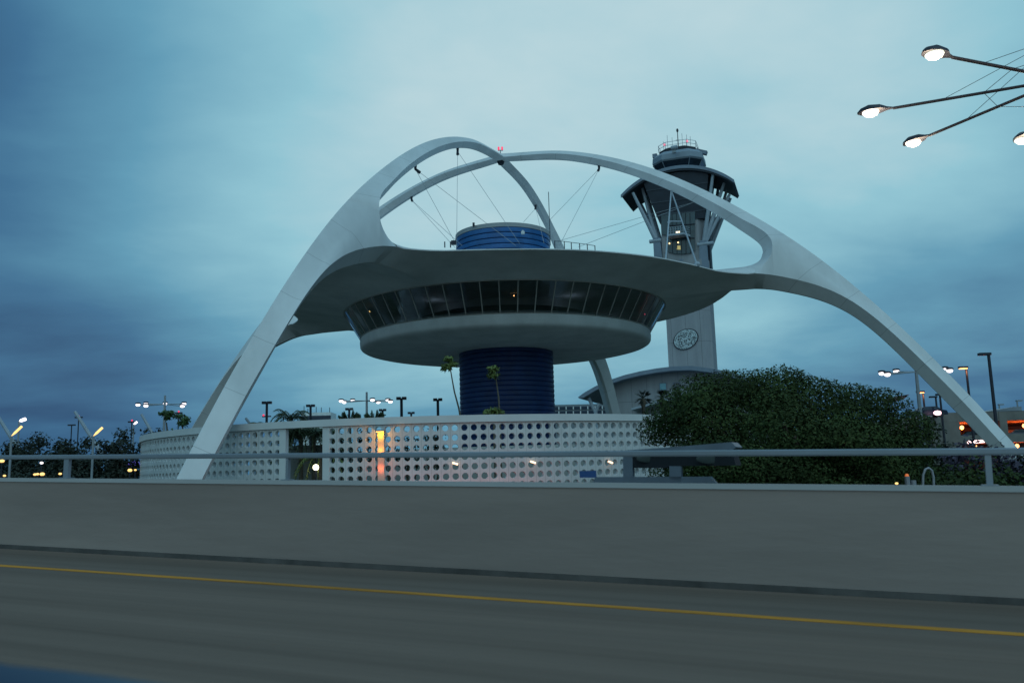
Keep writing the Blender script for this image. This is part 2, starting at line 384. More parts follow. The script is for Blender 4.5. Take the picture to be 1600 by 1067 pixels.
# foot (outside) -> fork
def cutz(K, v, lo, hi, z):
    for _ in range(50):
        m = (lo + hi) / 2
        if herm(K, v, m) > z: lo = m
        else: hi = m
    return lo
NZ = GZ - .3
rEf = cutz(KE, vE, 40, 58, NZ); rMf = cutz(KL, vL, 40, 58, NZ); rBf = cutz(KL, vBL, 40, 58, NZ)
n1_ = 64
Ef = resample(curve(np.linspace(rEf, rE_f, 200), KE, vE, we), n1_)
Mf = resample(curve(np.linspace(rMf, rM_f, 200), KL, vL, wl), n1_)
Bf = resample(curve(np.linspace(rBf, rM_f - .35, 200), KL, vBL, lambda r: .22), n1_)
tip = np.array([27.65, 20.1, 1.5]); tipB = np.array([26.62, 19.85, .22])
tt = np.linspace(0, 1, n1_)[:, None]
sft = np.clip((tt - .35) / .65, 0, 1) ** 2.2
Cf = (Ef * .5 + Mf * .5) * (1 - sft) + tip * sft
Cf[-1] = tip
n2_ = 90
Eu = resample(curve(np.linspace(rE_f, 0, 300), KE, vE, we), n2_)
HMu = [tuple(tip), (27.6, 20.6, 1.46), (27.4, 21.0, 1.40), (27.05, 21.5, 1.3), (26.2, 22.25, 1.15), (25.1, 23.05, 1.0)] + curve(np.linspace(23.6, 0, 60), KU, vU, wu)
HBu = [tuple(tipB), (26.6, 20.2, .22), (26.5, 20.5, .22), (26.2, 20.97, .22), (25.6, 21.55, .22), (24.8, 22.25, .22)] + curve(np.linspace(23.2, 0, 60), KU, vBU, lambda r: .2)
def dens(P, n, near=.5):
    P = np.array(P, float); d = np.r_[0, np.cumsum(np.linalg.norm(np.diff(P[:, :2], axis=0), axis=1))]
    t = np.linspace(0, 1, n) ** 1.5 * d[-1]; return np.stack([np.interp(t, d, P[:, j]) for j in range(3)], 1)
Mu_ = smooth_pts(dens(HMu, n2_)); Bu_ = smooth_pts(dens(HBu, n2_)); Eu = dens(Eu, n2_)
Mu_[0] = tip; Bu_[0] = tipB
# lower branch: hole-lower curves, outline, keel, from fork to r = 29.6
n3_ = 16
HMl = smooth_pts(resample([tuple(tip), (27.57, 19.5, 1.5), (27.4, 19.1, 1.5), (27.1, 18.72, 1.5), (26.5, 18.27, 1.5), (25.9, 18.02, 1.5)], n3_), 1)
HBl = smooth_pts(resample([tuple(tipB), (26.5, 19.45, .22), (26.3, 19.1, .22), (25.9, 18.88, .22), (25.4, 18.73, .22), (24.7, 18.66, .22)], n3_), 1)
Ml = resample(curve(np.linspace(rM_f, 26.0, 30), KL, vL, wl), n3_); Bl_ = resample(curve(np.linspace(rM_f - .35, 25.6, 30), KL, vBL, lambda r: .22), n3_)
def leg_mesh():
    me = MB(); uv = []
    def strip(A, B, arc):
        """A, B: (r,z,w) arrays; mirrored on both sides"""
        for sgn in (1, -1):
            o = len(me.v)
            for i in range(len(A)):
                for q in (A[i], B[i]): me.v.append((float(q[0]), sgn * float(q[2]), float(q[1]))); uv.append((arc[i] if arc is not None else 60 - .62 * float(q[0]) + .78 * float(q[1]), sgn * float(q[2])))
            for i in range(len(A) - 1): me.f.append((o + 2*i, o + 2*i + 1, o + 2*i + 3, o + 2*i + 2) if sgn > 0 else (o + 2*i, o + 2*i + 2, o + 2*i + 3, o + 2*i + 1))
    def cap(A, arc):
        o = len(me.v)
        for i in range(len(A)):
            for sgn in (1, -1): me.v.append((float(A[i][0]), sgn * float(A[i][2]), float(A[i][1]))); uv.append((arc[i] if arc is not None else 60 - .62 * float(A[i][0]) + .78 * float(A[i][1]), sgn * float(A[i][2])))
        for i in range(len(A) - 1): me.f.append((o + 2*i, o + 2*i + 1, o + 2*i + 3, o + 2*i + 2))
    def arcl(A, s0=0): return list(s0 + np.r_[0, np.cumsum(np.linalg.norm(np.diff(A[:, :2], axis=0), axis=1))])
    aF = None; aU = arcl(Eu, 57.6); aL = None
    strip(Ef, Cf, aF); strip(Cf, Mf, aF); strip(Mf, Bf, aF); cap(Ef, aF); cap(Bf, aF)
    strip(Eu, Mu_, aU); strip(Mu_, Bu_, aU); cap(Eu, aU); cap(Bu_, aU)
    strip(HMl, Ml, aL); strip(Ml, Bl_, aL); strip(HBl, HMl, aL); cap(HBl, aL); cap(Bl_, aL)
    me.mi = [0] * len(me.f); me.uv = uv; return me
lm = leg_mesh(); leg0 = None
legs_dir = {}
for k, (ang, lab, dz) in enumerate(((-math.pi/2 - TH, 'arch leg nearest the viewer, left', 0), (-TH, 'arch leg reaching down to the right', -.004), (math.pi/2 - TH, 'rear arch leg standing behind the blue core', 0), (math.pi - TH, 'rear left arch leg mostly hidden by the near one', -.004))):
    if leg0 is None:
        o = lm.build('arch_leg', M['arch'], None, None)
        bm = bmesh.new(); bm.from_mesh(o.data)
        # weld while keeping UV (loops)
        bmesh.ops.remove_doubles(bm, verts=bm.verts, dist=1e-4); bmesh.ops.recalc_face_normals(bm, faces=bm.faces)
        for f in bm.faces: f.smooth = True
        for e in bm.edges:
            if len(e.link_faces) == 2: e.smooth = e.calc_face_angle(0) < R(34)
        bm.to_mesh(o.data); bm.free(); leg0 = o
    else: o = leg0.copy(); COL.objects.link(o)
    o.parent = bd; o.location = (0, 0, -GZ + dz); o.rotation_euler = (0, 0, ang); o['label'] = lab
def L2W(ang, r, wd, z):  # building local -> world
    return Vector((AXIS.x + r * math.cos(ang) - wd * math.sin(ang), AXIS.y + r * math.sin(ang) + wd * math.cos(ang), z))
# shell with rim
GT_R, GT_Z, GB_R, GB_Z = 16.654, 16.517, 15.006, 13.823
RIM, RZ_ = 22.8, 17.55
outl = [(26.0, 2.05, float(herm(KL, vL, 26.0))), (25.4, 2.32, 17.46), (24.8, 2.7, 17.48), (24.15, 3.2, 17.51), (23.5, 3.85, 17.53), (22.95, 4.65, 17.54), (22.5, 5.6, 17.55), (22.05, 6.7, 17.55)]
a17 = math.atan2(6.7, 22.05)
outl += [((RIM + .16 * max(0, 1 - i / 3)) * math.cos(t), (RIM + .16 * max(0, 1 - i / 3)) * math.sin(t), RZ_) for i, t in enumerate(np.linspace(a17, math.pi/4, 14)[1:])]
nO = len(outl)
inn = [(25.6, .22, float(herm(KL, vBL, 25.6))), (24.4, .22, 16.55), (23.2, .22, 16.60), (21.8, .22, 16.60), (20.2, .22, 16.58), (18.8, .22, 16.55), (17.6, .22, 16.52), (GT_R, .22, GT_Z)]
a_s = math.asin(.22 / GT_R)
inn += [(GT_R * math.cos(t), GT_R * math.sin(t), GT_Z) for t in np.linspace(a_s, math.pi/4, nO - len(inn) + 1)[1:]]
top1 = [(o[0], o[1], o[2] + .09) for o in outl]
tin = [(25.9, 1.5, 18.02), (25.2, 1.5, 17.98), (24.4, 1.6, 17.98), (23.6, 1.8, 18.0), (22.8, 2.1, 18.0), (22, 2.5, 18.0), (21, 3.1, 18.02), (20, 4, 18.05)]
tin += [(18.6 * math.cos(t), 18.6 * math.sin(t), 18.08) for t in np.linspace(.27, math.pi/4, nO - len(tin))]
tin2 = [(24.7, .22, 18.66), (24.0, .22, 18.66), (23.2, .22, 18.67), (22.2, .22, 18.68), (21, .25, 18.7), (19.5, .3, 18.72), (17.8, .5, 18.73), (16, 1.2, 18.74)]
tin2 += [(14 * math.cos(t), 14 * math.sin(t), 18.7) for t in np.linspace(.14, math.pi/4, nO - len(tin2))]
tin3 = [(14 * (1 - i / nO) + 4, .0, 18.75) for i in range(8)] + [(5, 5 * math.tan(math.pi/4 * i / (nO - 9)), 18.75) for i in range(nO - 8)]
def quadstrip(mb_, A, B):
    for q in range(4):
        base = -TH - math.pi/2 + q * math.pi/2
        for sgn in (1, -1):
            PA = [L2W(base, a[0], sgn * a[1], a[2]) for a in A]; PB = [L2W(base, b[0], sgn * b[1], b[2]) for b in B]
            o = len(mb_.v); n = len(A)
            mb_.add(PA + PB, [(i, i + 1, n + i + 1, n + i) if sgn > 0 else (i, n + i, n + i + 1, i + 1) for i in range(n - 1)])
mb = MB()
# underside in 4 rows with slight belly
prev = inn
for t in (.25, .5, .75, 1):
    cur = [tuple(np.array(a) * (1 - t) + np.array(b) * t - np.array((0, 0, .12 * 4 * t * (1 - t) * 0))) for a, b in zip(inn, outl)]
    quadstrip(mb, prev, cur); prev = cur
quadstrip(mb, outl, top1); quadstrip(mb, top1, tin); quadstrip(mb, tin, tin2); quadstrip(mb, tin2, tin3)
kc = [(a[0], a[1], a[2]) for a in inn[:8]]
for q in range(4):
    base = -TH - math.pi/2 + q * math.pi/2
    for arr in (inn[:8], tin2[:8]):
        PA = [L2W(base, a[0], a[1], a[2]) for a in arr]; PB = [L2W(base, a[0], -a[1], a[2]) for a in arr]
        mb.add(PA + PB, [(i, i + 1, 8 + i + 1, 8 + i) for i in range(7)])
shell = mb.build('roof_shell', M['shell'], bd, 11)
# fittings: small dark vents in the underside
for px, py in ((677, 428), (634, 433), (1064, 452), (940, 426)):
    p = atz(px, py, 17.0); mb = MB(); mb.box(p + Vector((0, 0, -.02)), (.5, .25, .22)); mb.build('vent', M['canopy'], bd)
# window band
NP = 62
mb = MB(); mb.lathe([(GB_R, GB_Z), (GT_R, GT_Z)], NP * 2, AXIS); wb = mb.build('window_band', M['glass'], bd)
for k in range(NP):
    t = 2 * math.pi * (k + .3) / NP; d = Vector((math.cos(t), math.sin(t), 0)); mb = MB()
    a = AXIS + d * (GB_R + .03) + Vector((0, 0, GB_Z)); b = AXIS + d * (GT_R + .03) + Vector((0, 0, GT_Z)); s_ = Vector((-d.y, d.x, 0)) * .05
    mb.loft([[a - s_, a + s_, a + s_ - d * .12, a - s_ - d * .12], [b - s_, b + s_, b + s_ - d * .12, b - s_ - d * .12]]); sub(mb, 'mullion', M['mull'], wb)
mb = MB(); mb.lathe([(GT_R - .3, GT_Z - .08), (GT_R + .06, GT_Z - .08), (GT_R + .06, GT_Z + .10), (GT_R - .3, GT_Z + .10)], 128, AXIS); sub(mb, 'head_frame', M['mull'], wb)
mb = MB(); mb.lathe([(GB_R - .3, GB_Z + .004), (GB_R + .05, GB_Z + .004), (GB_R + .1, GB_Z + .09), (GB_R - .2, GB_Z + .09)], 128, AXIS); sub(mb, 'sill_frame', M['mull'], wb)
# interior
mb = MB(); mb.lathe([(0.1, GB_Z - .1), (GB_R - .35, GB_Z - .1)], 96, AXIS); mb.build('dining_floor', M['darkin'], bd)
mb = MB(); mb.lathe([(0.1, GT_Z - .02), (GT_R - .32, GT_Z - .02)], 96, AXIS); mb.build('dining_ceiling', mat('ceiling_grey', (.50, .54, .58), .8), bd)
mb = MB(); mb.lathe([(13.4, GB_Z - .05), (13.4, GB_Z + .42), (14.3, GB_Z + .42), (14.3, GB_Z - .05)], 96, AXIS); mb.build('window_ledge', mat('ledge_white', (.8, .8, .78), .6), bd)
mb = MB(); mb.lathe([(9.2, GT_Z - .75), (9.2, GT_Z - .03)], 96, AXIS); mb.build('ceiling_drop', M['drumcap'], bd)
mb = MB(); mb.lathe([(6.5, GB_Z), (6.5, GT_Z)], 64, AXIS); mb.build('bar_wall', mat('bar_wall_grey', (.12, .14, .17), .6), bd)
mb = MB()
for k in range(30):
    t = rng.uniform(0, 6.28); r_ = rng.uniform(8, 12.8); mb.box(AXIS + Vector((r_ * math.cos(t), r_ * math.sin(t), GB_Z + .35)), (1.0, 1.0, .75), Matrix.Rotation(t, 3, 'Z'))
mb.build('furniture', M['darkin'], bd)['kind'] = 'stuff'
for px, py, R_, key in ((577, 487, 15.0, 'warm'), (803, 462, 11, 'amber'), (843, 454, 11, 'amber'), (1011.5, 462.5, 15.3, 'red'), (1007.5, 491, 14.4, 'red'), (560, 486, 15.0, 'amber')):
    v = ray(px, py); aa = v.x**2 + v.y**2; bb = -2 * (v.x * AXIS.x + v.y * AXIS.y); cc = AXIS.x**2 + AXIS.y**2 - R_**2; t = (-bb - math.sqrt(max(0, bb*bb - 4*aa*cc))) / (2*aa)
    mb = MB(); mb.ball(v * t, .06 if key != 'warm' else .10, 8); mb.build('interior_lamp', M[key], bd)
for t_ in range(5):
    a_ = 2 * math.pi * t_ / 5 + .3; lamp('POINT', AXIS + Vector((11 * math.cos(a_), 11 * math.sin(a_), GT_Z - .9)), (.7, .85, 1), 7, .5)
# bowl
mb = MB()
prof = [(GB_R - .25, GB_Z), (GB_R + .02, GB_Z), (GB_R + .07, 13.45), (GB_R + .03, 13.02), (GB_R - .06, 12.88), (14.75, 12.76), (14.3, 12.65), (13.4, 12.55), (11.5, 12.46), (9.5, 12.40), (7, 12.37), (4.8, 12.35)]
mb.lathe(prof, 160, AXIS); mb.build('saucer_underside', M['bowl'], bd, 40)
# core
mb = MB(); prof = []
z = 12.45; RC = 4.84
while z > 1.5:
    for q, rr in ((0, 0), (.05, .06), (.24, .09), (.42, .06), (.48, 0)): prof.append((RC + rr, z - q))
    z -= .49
mb.lathe(prof, 96, AXIS); mb.build('core', M['shadednavy'], bd, 35)
# rooftop drum
mb = MB(); prof = []; zt = 24.63; RD = 4.95
for k in range(11):
    z0 = zt - k * .575; prof += [(RD, z0), (RD + .05, z0 - .04), (RD + .07, z0 - .28), (RD + .05, z0 - .48), (RD - .08, z0 - .49), (RD - .08, z0 - .57)]
mb.lathe(prof, 96, AXIS)
dr = mb.build('rooftop_drum', M['navy'], bd, 35)
for k in range(10): mb = MB(); mb.lathe([(RD - .10, zt - k * .575 - .485), (RD - .05, zt - k * .575 - .485), (RD - .05, zt - k * .575 - .575), (RD - .10, zt - k * .575 - .575)], 96, AXIS); sub(mb, 'groove', M['groove'], dr)
mb = MB(); mb.lathe([(RD - .02, zt + .002), (RD + .12, zt + .002), (RD + .1, 25.06), (RD - .2, 25.1), (0.1, 25.12)], 96, AXIS); sub(mb, 'drum_cap', M['drumcap'], dr, 30)
p = atz(740, 350.5, 25.15); mb = MB(); mb.box(p, (.22, .22, .3)); mb.tube([p - Vector((0, 0, .3)), p], .05, 6); sub(mb, 'camera_box', M['darkmetal'], dr)
p = onplane(817, 364, AXIS + Vector((0, -RD - .25, 0)), (0, 1, 0)); mb = MB(); mb.box(p, (.35, .3, .28)); mb.tube([p + Vector((0, .2, .1)), p + Vector((0, -.05, .2))], .1, 6); sub(mb, 'flood_lamp', M['cap'], dr)
# podium and lower ring behind the screen
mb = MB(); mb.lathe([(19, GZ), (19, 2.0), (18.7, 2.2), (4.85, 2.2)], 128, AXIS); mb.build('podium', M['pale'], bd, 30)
# apex fitting
mb = MB(); mb.lathe([(.1, 32.95), (.28, 33.0), (.4, 33.3), (.4, 33.6)], 16, AXIS); mb.build('apex_boss', M['darkmetal'], bd)
bc = MB(); bc.box(AXIS + Vector((0, 0, 34.35)), (.1, .1, .5)); bc.box(AXIS + Vector((0, 0, 34.6)), (.55, .1, .07)); bo = bc.build('beacon_mount', M['greymetal'], bd)
for s_ in (-.19, .19):
    mb = MB(); mb.lathe([(.08, 34.64), (.10, 34.66), (.10, 34.98), (.04, 35.02)], 10, AXIS + Vector((s_, 0, 0))); sub(mb, 'beacon', M['red'], bo)
# cables
AN = {1: -math.pi/2 - TH, 4: -TH, 3: math.pi/2 - TH, 2: math.pi - TH}
def keel(leg, r): return L2W(AN[leg], r, 0, float(herm(KU, vBU, r)))
def anchor(leg, px, py):
    d = Vector((math.cos(AN[leg]), math.sin(AN[leg]), 0)); n = Vector((-d.y, d.x, 0)); p = onplane(px, py, AXIS, n)
    r_ = (p - AXIS).dot(d); return keel(leg, r_)
cab = MB()
def bracket(p, q):
    mb = MB(); d = (q - p).normalized(); mb.tube([p + Vector((0, 0, .15)), p - Vector((0, 0, .35)), p - Vector((0, 0, .35)) + d * .55], [.16, .12, .15], 6); mb.build('cable_bracket', M['darkmetal'], bd)
def cable(p, q, rad=.018, name='cable', m='greymetal'):
    mb = MB(); mb.tube([p, q], rad, 5); mb.build(name, M[m], bd)
A1 = anchor(1, 715, 233); A2 = anchor(1, 649, 258); A3 = anchor(2, 643, 309); A4 = anchor(4, 936, 262); A5 = anchor(4, 1049, 300); A6 = anchor(3, 837, 323)
ends = {}
def ez(px, py, z): return atz(px, py, z)
for A_, E1 in ((A1, (713.5, 386, 18.6)), (A1, (812, 381, 18.6)), (A2, (715, 386, 18.6)), (A2, (806, 384, 18.6)), (A3, (711, 387, 18.5)), (A3, (722, 384, 18.5)), (A4, (858, 345, 24.4)), (A4, (874, 384, 18.5)), (A6, (818, 347, 24.4)), (A6, (850, 380, 18.6))):
    cable(A_ - Vector((0, 0, .35)), ez(*E1))
for A_, q in ((A1, ez(713.5, 386, 18.6)), (A2, ez(806, 384, 18.6)), (A3, ez(711, 387, 18.5)), (A4, ez(874, 384, 18.5)), (A6, ez(818, 347, 24.4))): bracket(A_, q)
A7 = anchor(4, 1085, 316.5)
cable(A7, ez(872, 377, 19.6)); cable(A7, ez(904, 386, 18.3))
s1, s2 = ez(1040, 408, 17.65), ez(1089.5, 415, 17.65)
cable(A5, s1, .07, 'stay_rod', 'strut'); cable(A5, s2, .07, 'stay_rod', 'strut')
pa = A5.lerp(s1, .47); pb = A5.lerp(s2, .44); cable(pa, pb, .06, 'stay_rod', 'strut')
mb = MB(); mb.ball(s2 + Vector((0, 0, .1)), .28, 8); mb.build('stay_joint', M['strut'], bd); mb = MB(); mb.ball(pa + Vector((0, 0, -.1)), .15, 8); mb.build('stay_joint', M['strut'], bd)
# roof railing right of the drum
for seq in ([(867, 383), (882, 383.5), (893, 385), (906, 386.5), (918, 388), (930, 390)],):
    base = [ez(px, py + 5, 18.1) for px, py in seq]; mb = MB()
    for p in base: mb.tube([p - Vector((0, 0, .2)), p + Vector((0, 0, .62))], .04, 5)
    mb.tube([p + Vector((0, 0, .6)) for p in base], .025, 5); mb.build('roof_railing', M['darkmetal'], bd)
mb = MB()
for px in (695, 704): p = ez(px, 387, 18.3); mb.tube([p, p + Vector((0, 0, .5))], .05, 5); mb.build('roof_fitting', M['darkmetal'], bd); mb = MB()
p = ez(709, 385, 18.3); mb.box(p + Vector((0, 0, .3)), (.4, .4, .3)); mb.build('roof_fitting', M['darkmetal'], bd)
mb = MB(); p = ez(860, 384, 18.4); mb.tube([p, p + Vector((0, 0, 4.6))], .03, 5); mb.build('roof_antenna', M['darkmetal'], bd)

# ------------------------------------------------------------------ perforated screen wall
SR = 23.4; WC = Vector((-5.5, 72.15, 0)); CELL = .54; HR = .186; TOPW = 2.87; CAPW = 3.29; ROWS = 12
sw = thing('screen_wall', 'round white perforated breeze-block wall ringing the arched building', 'wall', (WC.x, WC.y - SR, GZ))
def az_of(px, py, R_=SR):
    v = ray(px, py); aa = v.x**2 + v.y**2; bb = -2 * (v.x * WC.x + v.y * WC.y); cc = WC.x**2 + WC.y**2 - R_**2; t = (-bb - math.sqrt(max(0, bb*bb - 4*aa*cc))) / (2*aa)
    p = v * t; return math.atan2(p.y - WC.y, p.x - WC.x)
dth = CELL / SR
a_op0, a_op1 = az_of(444, 720), az_of(507, 720)
def screen(a0, a1, name):
    me = MB(); uv = []; n = int(round(abs(a1 - a0) / dth)); d = (a1 - a0) / n; K = 16; T = .26
    ring = []
    for k in range(K):
        t = 2 * math.pi * k / K; ring.append((math.cos(t), math.sin(t)))
    sq = []
    for c, s_ in ring:
        q = max(abs(c), abs(s_)); sq.append((.5 * c / q, .5 * s_ / q))
    for i in range(n):
        ac = a0 + (i + .5) * d
        for j in range(ROWS):
            zc_ = TOPW - (j + .5) * CELL; 
            o = len(me.v)
            for layer, (rr, pts, scl) in enumerate(((SR, sq, CELL), (SR, ring, HR), (SR - T, ring, HR * .93), (SR - T, sq, CELL))):
                for (cx_, cz_) in pts:
                    aa_ = ac + cx_ * scl / SR; me.v.append((WC.x + rr * math.cos(aa_), WC.y + rr * math.sin(aa_), zc_ + cz_ * scl)); uv.append((i * CELL + (cx_ * scl + CELL / 2), zc_))
            for l in range(3):
                for k in range(K): k2 = (k + 1) % K; me.f.append((o + l*K + k, o + l*K + k2, o + (l+1)*K + k2, o + (l+1)*K + k))
    me.mi = [0] * len(me.f); me.uv = uv; return me.build(name, M['screen'], sw, None, None, False)
A_L = R(-90 - 118); A_R = R(-90 + 72)
screen(A_L, a_op0 - .008, 'perforated_panel'); screen(a_op1 + .008, A_R, 'perforated_panel')
mb = MB(); mb.lathe([(SR + .12, CAPW), (SR + .12, TOPW + .02), (SR - .4, TOPW + .02), (SR - .4, CAPW), (SR + .12, CAPW)], 260, WC, A_L, A_R); mb.build('top_beam', M['cap'], sw)
for a in (a_op0 - .005, a_op1 + .004):
    p = WC + Vector((SR - .13, 0, 0)).lerp(Vector((SR - .13, 0, 0)), 0); p = Vector((WC.x + (SR - .13) * math.cos(a), WC.y + (SR - .13) * math.sin(a), (TOPW + GZ) / 2))
    mb = MB(); mb.box(p, (.30, .42, TOPW - GZ), Matrix.Rotation(a, 3, 'Z')); mb.build('end_pier', M['cap'], sw)
# pale wall panel seen in the opening
p0 = at(446, 700, 62); p1 = at(510, 700, 62); zt_ = at(480, 700, 62).z
mb = MB(); mb.prism([(p0.x - 2, 62, GZ), (p1.x + 2, 62, GZ), (p1.x + 2, 62, zt_), (p0.x - 2, 62, zt_)], (0, .3, 0))
mb.box(((p0.x + p1.x) / 2, 62.1, zt_ + .1), (p1.x - p0.x + 4.3, .6, .2))
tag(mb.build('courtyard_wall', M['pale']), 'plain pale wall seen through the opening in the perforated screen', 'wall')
# lit pilaster
a = az_of(596.5, 715)
pl = thing('lit_pilaster', 'narrow pilaster on the screen wall glowing orange under a small downlight', 'light column', (WC.x + (SR + .1) * math.cos(a), WC.y + (SR + .1) * math.sin(a), GZ))
dv = Vector((math.cos(a), math.sin(a), 0)); RT = Matrix.Rotation(a, 3, 'Z')
pp = WC + dv * (SR + .14); ztop = at(596, 675, pp.y).z
mb = MB(); mb.box((pp.x, pp.y, (ztop + GZ) / 2), (.16, .36, ztop - GZ), RT); mb.build('pilaster_shaft', M['orangecol'], pl)
mb = MB(); mb.box((pp.x + dv.x * .14, pp.y + dv.y * .14, ztop + .06), (.5, .52, .08), RT); hd = mb.build('downlight_hood', M['greymetal'], pl)
mb = MB(); mb.box((pp.x + dv.x * .26, pp.y + dv.y * .26, ztop + .005), (.12, .4, .03), RT); sub(mb, 'lamp_strip', glow('orange_lamp', (1, .42, .05), 6), hd)
for z_, e_, c_ in ((-.15, 16, (1, .42, .03)), (-1.0, 9, (1, .30, .03)), (-2.0, 6, (1, .14, .03))):
    q = pp + dv * .30; lamp('POINT', (q.x, q.y, ztop + z_), c_, e_, .04)
for px in (650, 700, 760, 820):
    a_ = az_of(px, 750); q = WC + Vector((math.cos(a_), math.sin(a_), 0)) * (SR + 1.6); lamp('POINT', (q.x, q.y, -1.6), (1, .22, .2), 26, .3)
for i, (px, lab) in enumerate(((711, 'small warm wall light on the screen wall, left of its three'), (831, 'small warm wall light on the screen wall below the blue core'), (950.5, 'small warm wall light on the screen wall beside the big tree'))):
    py = 722 if i else 724
    a_ = az_of(px, py); dq = Vector((math.cos(a_), math.sin(a_), 0)); q = WC + dq * (SR + .22); z_ = at(px, py, q.y).z; q.z = z_
    t = thing('wall_lamp', lab, 'wall lamp', q, 'warm lights on the perforated wall'); 
    mb = MB(); mb.box(q - dq * .12, (.22, .10, .10), Matrix.Rotation(a_, 3, 'Z')); mb.build('bracket', M['greymetal'], t)
    mb = MB(); tn = Vector((-dq.y, dq.x, 0)); mb.tube([q - tn * .15 + Vector((0, 0, .05)), q + tn * .15 - Vector((0, 0, .05))], .05, 8); mb.build('lamp_tube', glow('warm_tube', (1, .60, .34), 3), t)
# globe lamp in the opening
q = at(493.5, 730, 56); t = thing('globe_lamp', 'round glowing globe lamp behind the opening in the screen wall', 'lamp', (q.x, q.y, GZ))
mb = MB(); mb.tube([(q.x, q.y, GZ), (q.x, q.y, q.z - .1)], .05, 8); mb.build('pole', M['darkmetal'], t)
mb = MB(); mb.ball(q, .19, 14); mb.build('globe', glow('globe_glass', (1, .86, .6), 6), t, 60)
lamp('POINT', (q.x, q.y - .3, q.z), (1, .8, .55), 12, .1)

# ------------------------------------------------------------------ control tower
TC = Vector((38.5, 186.7, 0)); TA = R(-19.5)
ex = Vector((math.cos(TA), math.sin(TA), 0)); ey = Vector((-math.sin(TA), math.cos(TA), 0)); TR = Matrix.Rotation(TA, 3, 'Z')
tw = thing('control_tower', 'airport control tower with octagonal cab, dark curved canopy and splayed struts', 'control tower', (TC.x, TC.y, GZ))
def tl(x, y, z): return TC + ex * x + ey * y + Vector((0, 0, z))
def tp(px, py, yl):  # pixel to local x,z on plane y = yl
    p = onplane(px, py, TC + ey * yl, ey) - TC; return p.dot(ex), p.z
def tloc(mb, name, m, parent=tw, smooth=None):
    """mesh kept in tower axes"""
    inv = TR.transposed(); mb.v = [tuple(inv @ (Vector(v) - TC)) for v in mb.v]
    o = mb.build(name, m, None, smooth); o.matrix_world = Matrix.Translation(TC) @ TR.to_4x4()
    o.parent = parent; o.matrix_parent_inverse = Matrix.Translation(parent.location).inverted() if parent is tw else parent.matrix_world.inverted()
    if parent is not tw:
        o.matrix_parent_inverse = (Matrix.Translation(TC) @ TR.to_4x4()).inverted()
    return o
hy = 4.25
xl, _ = tp(1042.5, 530, -hy); xr, _ = tp(1101.5, 530, -hy)
sx0, sx1 = xl, xr
def shaft(mb, z0, z1, g=0):
    P = [(sx0 - g, -hy - g), (sx1 + g, -hy - g), (sx1 + 1.3 + g, -hy + 1.6), (sx1 + 1.3 + g, hy + g), (sx0 - g, hy + g)]
    mb.prism([tl(x, y, z0) for x, y in P], (0, 0, z1 - z0))
_, zA = tp(1068, 398, -hy)
_, zTop = tp(1068, 350, -hy)
mb = MB(); shaft(mb, GZ, zTop + 3); tloc(mb, 'shaft', M['twconc'])
# shaft ring at roof line behind saucer
x0, z0 = tp(1092, 412, -hy); mb = MB(); shaft(mb, z0 - .9, z0 + .9, .35); tloc(mb, 'ledge', M['twconc'])
# emblem disc
ec = tp(1071.5, 530, -hy - .1); eo = MB(); n = 40
Rr = 20.5 / F_PX * 176; 
def eoval(scale):
    return [(ec[0] + scale * (2.62 * math.cos(t) * math.cos(.42) - 2.0 * math.sin(t) * math.sin(.42)), ec[1] + scale * (2.62 * math.cos(t) * math.sin(.42) + 2.0 * math.sin(t) * math.cos(.42))) for t in np.linspace(0, 2 * math.pi, n, endpoint=False)]
mb = MB(); mb.prism([tl(x, -hy - .2, z) for x, z in eoval(1.06)], ey * .19); em = tloc(mb, 'emblem_disc', M['darkmetal'])
mb = MB(); mb.prism([tl(x, -hy - .3, z) for x, z in eoval(.98)], ey * .09); tloc(mb, 'emblem_face', mat('emblem_pale', (.50, .58, .60), .6), em)
mb = MB(); r2 = random.Random(3)
for i in range(230):
    t = r2.uniform(0, 6.28); q = math.sqrt(r2.uniform(.01, .86)); a = eoval(q)[int(t / 6.284 * n)]
    L_ = r2.uniform(.2, .42); an = t + r2.uniform(-1.2, 1.2); d = ex * (math.cos(an) * L_ / 2) + Vector((0, 0, math.sin(an) * L_ / 2)); c = tl(a[0], -hy - .32, a[1]); nrm = (ex * -math.sin(an) + Vector((0, 0, math.cos(an)))) * .035
    mb.prism([c - d - nrm, c + d - nrm, c + d + nrm, c - d + nrm], ey * .015)
tloc(mb, 'emblem_mark', M['darkmetal'], em)
# glass bay on near face
def tpoly(mb, pts, yl, d, mi=0): mb.prism([tl(*( (lambda q: (q[0], yl, q[1]))(tp(px, py, yl)))) for px, py in pts], ey * d, mi)
mb = MB(); tpoly(mb, [(1033, 334), (1086, 330), (1085.5, 392), (1078, 395.5), (1066, 397), (1054, 396.5), (1044, 393.5), (1043, 368), (1034, 366)], -hy - .35, .3); gb = tloc(mb, 'glass_bay', M['tealglass'])
mb = MB()
for a_, b_2 in (((1043, 353), (1086, 350)), ((1043, 372.5), (1085, 372))):
    A2_ = tp(*a_, -hy - .45); B2_ = tp(*b_2, -hy - .45); mb.tube([tl(A2_[0], -hy - .45, A2_[1]), tl(B2_[0], -hy - .45, B2_[1])], .12, 6)
for px in (1050, 1057, 1064, 1071, 1078):
    A2_ = tp(px, 333, -hy - .42); B2_ = tp(px + 1, 396, -hy - .42); mb.tube([tl(A2_[0], -hy - .42, A2_[1]), tl(B2_[0], -hy - .42, B2_[1])], .06, 4)
tloc(mb, 'bay_frame', M['canopy'], gb)
